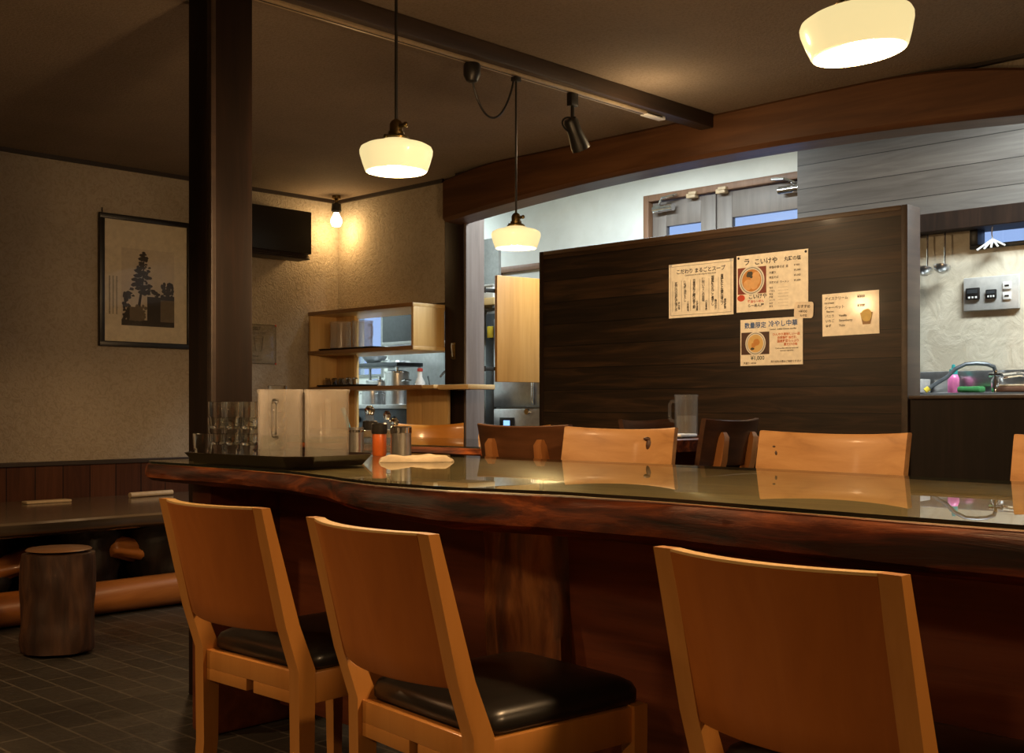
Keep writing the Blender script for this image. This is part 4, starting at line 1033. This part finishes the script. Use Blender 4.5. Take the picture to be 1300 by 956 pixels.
# swan hose tap
ht = thing('hose_tap', 'grey flexible hose tap with a yellow tip arching over the sink', 'tap', (5.60,2.20,1.055))
MB().lathe([(0,0),(.022,0),(.022,.06),(.012,.075),(.012,.11),(0,.11)],20).build('tap_base', M['chrome'], ht)
pth = [(0,0,.10),(-.01,.005,.125),(-.03,.03,.138),(-.06,.07,.142),(-.09,.11,.138),(-.115,.15,.115),(-.14,.18,.075),(-.16,.215,.05),(-.185,.25,.022)]
MB().tube(pth, .010, 10).build('hose', M['steel_dark'], ht)
MB().tube([pth[-1],(-.195,.265,.008)], .013, 10).build('tip', M['yellow'], ht)
MB().cyl((0,-.035,.085),(0,.03,.085),.012).build('valve', M['chrome'], ht)
mt = thing('mixer_tap', 'chrome mixer tap with a long flat spout at the view edge', 'tap', (5.60,2.03,1.055))
MB().lathe([(0,0),(.025,0),(.025,.05),(.018,.06),(.018,.09),(0,.095)],20).build('tap_body', M['chrome'], mt)
MB().tube([(0,0,.075),(-.05,.04,.085),(-.13,.09,.075)], .013, 10).build('spout', M['chrome'], mt)
MB().tube([(0,0,.095),(.0,.01,.12),(-.02,-.01,.19)], .011, 10).build('lever', M['chrome'], mt)
dt = thing('detergent_bottle', 'pink detergent bottle with a teal cap behind the sink', 'bottle', (5.57,2.395,1.055)); MB().lathe([(0,0),(.026,0),(.028,.01),(.028,.07),(.02,.09),(.012,.095)],24).build('bottle_body', M['pink'], dt, True, 40); MB().lathe([(.020,.088),(.020,.115),(.010,.120),(.008,.14),(0,.142)],20).build('cap', M['teal'], dt, True, 40)
sg = MB().box((5.51,2.24,1.056),(5.585,2.355,1.085),.010).build('sponge', M['sponge']); tag(sg, 'green scouring sponge lying on the sink edge', 'sponge')
bu = thing('scrub_brush', 'brown bristled scrub brush lying on the sink edge', 'brush', (5.535,2.07,1.056)); MB().box((-.035,-.085,0),(.035,.085,.026),.006).build('bristles', M['bristle'], bu); MB().box((-.03,-.08,.026),(.03,.08,.036),.004).build('brush_back', M['tan'], bu)
db = thing('dish_basket', 'grey dish basket on the sink counter beside the partition', 'basket', (5.55,2.60,1.055)); MB().box((-.06,-.07,0),(.06,.07,.006),.002).box((-.06,-.07,0),(-.055,.07,.07),.002).box((.055,-.07,0),(.06,.07,.07),.002).box((-.06,-.07,0),(.06,-.065,.07),.002).box((-.06,.065,0),(.06,.07,.07),.002).build('basket_wall', M['grey_plate'], db)
# control plate
cp = thing('control_plate', 'grey wall plate with two black timers and two outlets', 'switch plate', (5.65,2.235,1.46))
MB().box((-.022,-.135,0),(0,.135,.165),.004).build('plate', M['grey_plate'], cp)
for y, s in ((.085,.034),(-.005,.026)):
    q = MB().box((-.036,y-s,.055),(-.022,y+s,.055+s*1.7),.004).build('timer', M['black'], cp)
    for k in range(3): MB().box((-.039,y-s*.7+k*s*.5,.060),(-.036,y-s*.7+k*s*.5+s*.3,.070),.001).build('button', M['white'], q)
    MB().box((-.0375,y-s*.75,.055+s*.9),(-.0355,y+s*.75,.055+s*1.45)).build('display', M['steel_dark'], q)
for z in (.045,.095):
    q = MB().box((-.030,-.100,z),(-.022,-.060,z+.036),.003).build('outlet', M['white'], cp)
    MB().box((-.0315,-.090,z+.014),(-.0295,-.070,z+.022)).build('slot', M['black'], q)
# rail with ladles
lr = MB().cyl((5.60,2.30,1.868),(5.60,2.86,1.868),.006).cyl((5.60,2.34,1.868),(5.648,2.34,1.868),.005).cyl((5.60,2.82,1.868),(5.648,2.82,1.868),.005).build('hanging_rail', M['chrome']); tag(lr, 'thin steel hanging rail on the kitchen wall under the dark beam', 'rail')
def ladle(label, y, L_, z=1.868):
    o = thing('hanging_ladle', label, 'ladle', (5.60,y,z), 0, 'ladles hanging from the kitchen rail')
    MB().tube([(-.014,0,-.004),(-.004,0,.012),(.008,0,.004),(.002,0,-.02),(0,0,-L_)], .0042, 8).build('handle', M['chrome'], o)
    MB().lathe([(0,-.032),(.02,-.028),(.038,-.012),(.042,.002),(.040,.002),(.035,-.010),(.018,-.025),(0,-.028)], 24).xform(Matrix.Translation((-.03,.0,-L_-.005)) @ Matrix.Rotation(radians(20),4,'Y')).build('bowl', M['steel'], o, True, 50)
ladle('hanging steel ladle nearest the partition end', 2.632, .19); ladle('hanging steel ladle in the middle of the rail', 2.542, .185); ladle('hanging steel ladle nearest the small window', 2.452, .18)
hk = thing('clip_hanger', 'white clip hanger dangling below the small high window', 'hanger', (5.60,2.215,1.80))
MB().tube([(0,0,.062),(0,.004,.03),(0,0,0)], .003, 8).build('hook', M['white'], hk)
for k in range(5): MB().tube([(0,0,0),(-.01*k,-.05+.03*k-.01,-.035-.004*k)], .005, 8).build('clip', M['white'], hk)

# ------------------------------------------------------------------ log bench and stump on the left
be = thing('log_bench', 'low live edge slab bench on dark logs along the plaster wall', 'bench', (2.2,5.6,0)); BO = Vector((2.2,5.6,0))
rings = []
for k in range(81):
    x = -.6+4.4*k/80; f0 = 5.04+.03*noise.noise(Vector((x*1.7,2,0)))+.008*noise.noise(Vector((x*7,4,0)))
    rings.append([Vector(p)-BO for p in ((x,f0,.478),(x,f0-.008,.468),(x,f0+.012,.43),(x,f0+.06,.405),(x,6.16,.405),(x,6.20,.44),(x,6.20,.478))])
MB().loft(rings).build('slab', wood('bench_slab_wood', (.075,.055,.035), (.12,.09,.06), (.17,.13,.09), 'X', 1, .22, .5, .1), be, True, 50)
def logm(c0, c1, r0, r1, seed, seg=28, n=26, amp=.18):
    c0, c1 = Vector(c0), Vector(c1); ax = (c1-c0).normalized(); u = ax.orthogonal().normalized(); w = ax.cross(u); rings = []
    for k in range(n+1):
        t = k/n; r = r0+(r1-r0)*t; c = c0.lerp(c1, t); e = 1-.5*(max(0,abs(2*t-1)-.94)/.06)**2
        rings.append([c+(u*cos(2*pi*a/seg)+w*sin(2*pi*a/seg))*r*e*(1+amp*noise.noise(Vector((cos(2*pi*a/seg)*1.4+seed, sin(2*pi*a/seg)*1.4, t*3)))+amp*.35*noise.noise(Vector((cos(2*pi*a/seg)*6, sin(2*pi*a/seg)*6+seed, t*6)))) for a in range(seg)])
    return MB().loft(rings)
logm(Vector((-.5,5.17,.075))-BO, Vector((3.75,5.17,.085))-BO, .075, .080, 2, amp=.06).build('floor_log', M['log_end'], be, True, 60)
logm(Vector((2.98,5.42,.0))-BO, Vector((2.90,5.45,.41))-BO, .14, .20, 5).build('root_leg', M['log_black'], be, True, 70)
logm(Vector((2.52,5.48,.0))-BO, Vector((2.60,5.46,.41))-BO, .15, .17, 9, amp=.3).build('root_leg', M['log_black'], be, True, 70)
logm(Vector((3.05,5.40,.20))-BO, Vector((2.62,5.34,.30))-BO, .06, .05, 3, amp=.3).build('branch', M['log_end'], be, True, 70)
logm(Vector((2.05,5.48,.0))-BO, Vector((2.0,5.46,.41))-BO, .13, .16, 12, amp=.3).build('root_leg', M['log_black'], be, True, 70)
logm(Vector((1.88,5.36,.17))-BO, Vector((2.30,5.40,.28))-BO, .05, .06, 4, amp=.25).build('branch', M['log_end'], be, True, 70)
logm(Vector((1.3,5.48,.0))-BO, Vector((1.35,5.46,.41))-BO, .15, .15, 15, amp=.3).build('root_leg', M['log_black'], be, True, 70)
logm(Vector((3.5,5.55,.0))-BO, Vector((3.5,5.55,.41))-BO, .15, .15, 25, amp=.3).build('root_leg', M['log_black'], be, True, 70)
MB().box(Vector((-.6,6.05,0))-BO, Vector((3.8,6.10,.405))-BO, .004).build('back_board', M['log_black'], be)
sm = thing('stump_stool', 'bark covered log stump stool on the slate tile floor', 'stool', (2.003,4.506,0))
logm((0,0,0), (0,0,.415), .140, .132, 21, 60, 30, .12).build('stump', M['log'], sm, True, 70)
MB().lathe([(.126,.4135),(.120,.4185),(0,.4195)], 36).build('cut_top', wood('stump_top', (.10,.045,.018), (.16,.075,.03), (.22,.11,.05), 'X', 1, .45, .1, .2, stretch=3), sm, True, 40)
s2 = thing('stump_stool', 'bark covered stump at the left photo edge by the bench log', 'stool', (1.72,4.98,0))
logm((0,0,0), (0,0,.30), .11, .10, 31, 32, 24, .10).build('stump', M['log_end'], s2, True, 70)
bi = MB().tube([(3.06,5.98,.4935),(3.34,6.02,.4935)], .015, 12).build('bamboo_tube', M['tan']); tag(bi, 'pale bamboo tube lying on the bench slab near the table', 'stick')
bj = MB().box((2.48,5.96,.4785),(2.72,6.03,.492),.004).build('menu_board', M['tan']); tag(bj, 'flat tan wooden strip lying on the bench slab against the wainscot', 'board')

# ------------------------------------------------------------------ lights
def light(name, kind, loc, energy, col, size=.05, rot=None, sy=None):
    l = bpy.data.lights.new(name, kind); l.energy = energy; l.color = col
    if kind == 'AREA':
        l.size = size
        if sy: l.shape = 'RECTANGLE'; l.size_y = sy
    else: l.shadow_soft_size = size
    o = bpy.data.objects.new(name, l); COL.objects.link(o); o.location = loc
    if rot: o.rotation_euler = rot
    return o
WARM = (1,.62,.30)
for p, e in ((p1,20),(p2,20),(p3,17)):
    light('pendant_light', 'POINT', (p.location.x, p.location.y, p.location.z-.015), e, WARM, .05)
light('corner_light', 'POINT', (4.573,6.10,CEIL-.235), 2.6, (1,.62,.25), .03)
# added unseen fill lights in place of further pendants, one behind the pillar
for loc, e in (((1.85,-.42,1.60),24),((-.9,2.6,1.75),24),((-.9,.2,1.75),18),((.1,4.0,1.95),30),((2.93,4.87,1.66),7)):
    o = light('room_fill', 'SPOT', loc, e, WARM, .07); o.data.spot_size = radians(158); o.data.spot_blend = .35
sl = light('track_light', 'SPOT', (3.66,3.165,2.06), 10, (1,.72,.42), .03)
sl.data.spot_size = radians(75); sl.data.spot_blend = .7
sl.rotation_euler = (Vector((4.70,3.0,1.70))-sl.location).to_track_quat('-Z','Y').to_euler()
light('ceiling_fill', 'POINT', (3.90,2.99,2.15), 1.8, (1,.72,.40), .03)  # added light without a fixture, brightens the ceiling and beam near the rail
# ceiling tubes of the kitchen
for loc, e, s, sy in (((5.2,4.3,2.60),30,.2,1.2),((5.4,6.9,2.60),26,.2,1.2),((4.98,1.3,2.60),44,.2,1.2)):
    light('tube_light', 'AREA', loc, e, (.86,.97,1.0), s, None, sy)
w = bpy.data.worlds.new('dusk'); sc.world = w; w.use_nodes = True
bg = w.node_tree.nodes['Background']; bg.inputs[0].default_value = (.36,.50,.85,1); bg.inputs[1].default_value = .6

# ------------------------------------------------------------------ camera
cam = bpy.data.cameras.new('camera'); co_ = bpy.data.objects.new('camera', cam); COL.objects.link(co_)
co_.location = (0,0,.98); co_.rotation_euler = (pi/2,0,radians(-45.6))
cam.sensor_width = 36; cam.lens = 36*1450/1300; cam.shift_y = 40/1300; cam.clip_start = .02
sc.camera = co_
vs = sc.view_settings; sc.display_settings.display_device = 'sRGB'
vs.view_transform = 'Standard'; vs.look = 'None'; vs.gamma = 1; vs.exposure = 1.0; vs.use_curve_mapping = False
try:
    sc.cycles.use_denoising = True; sc.cycles.max_bounces = 16; sc.cycles.transmission_bounces = 16; sc.cycles.diffuse_bounces = 5; sc.cycles.transparent_max_bounces = 32; sc.cycles.sample_clamp_indirect = 4
    sc.cycles.caustics_reflective = False; sc.cycles.caustics_refractive = False
except Exception: pass
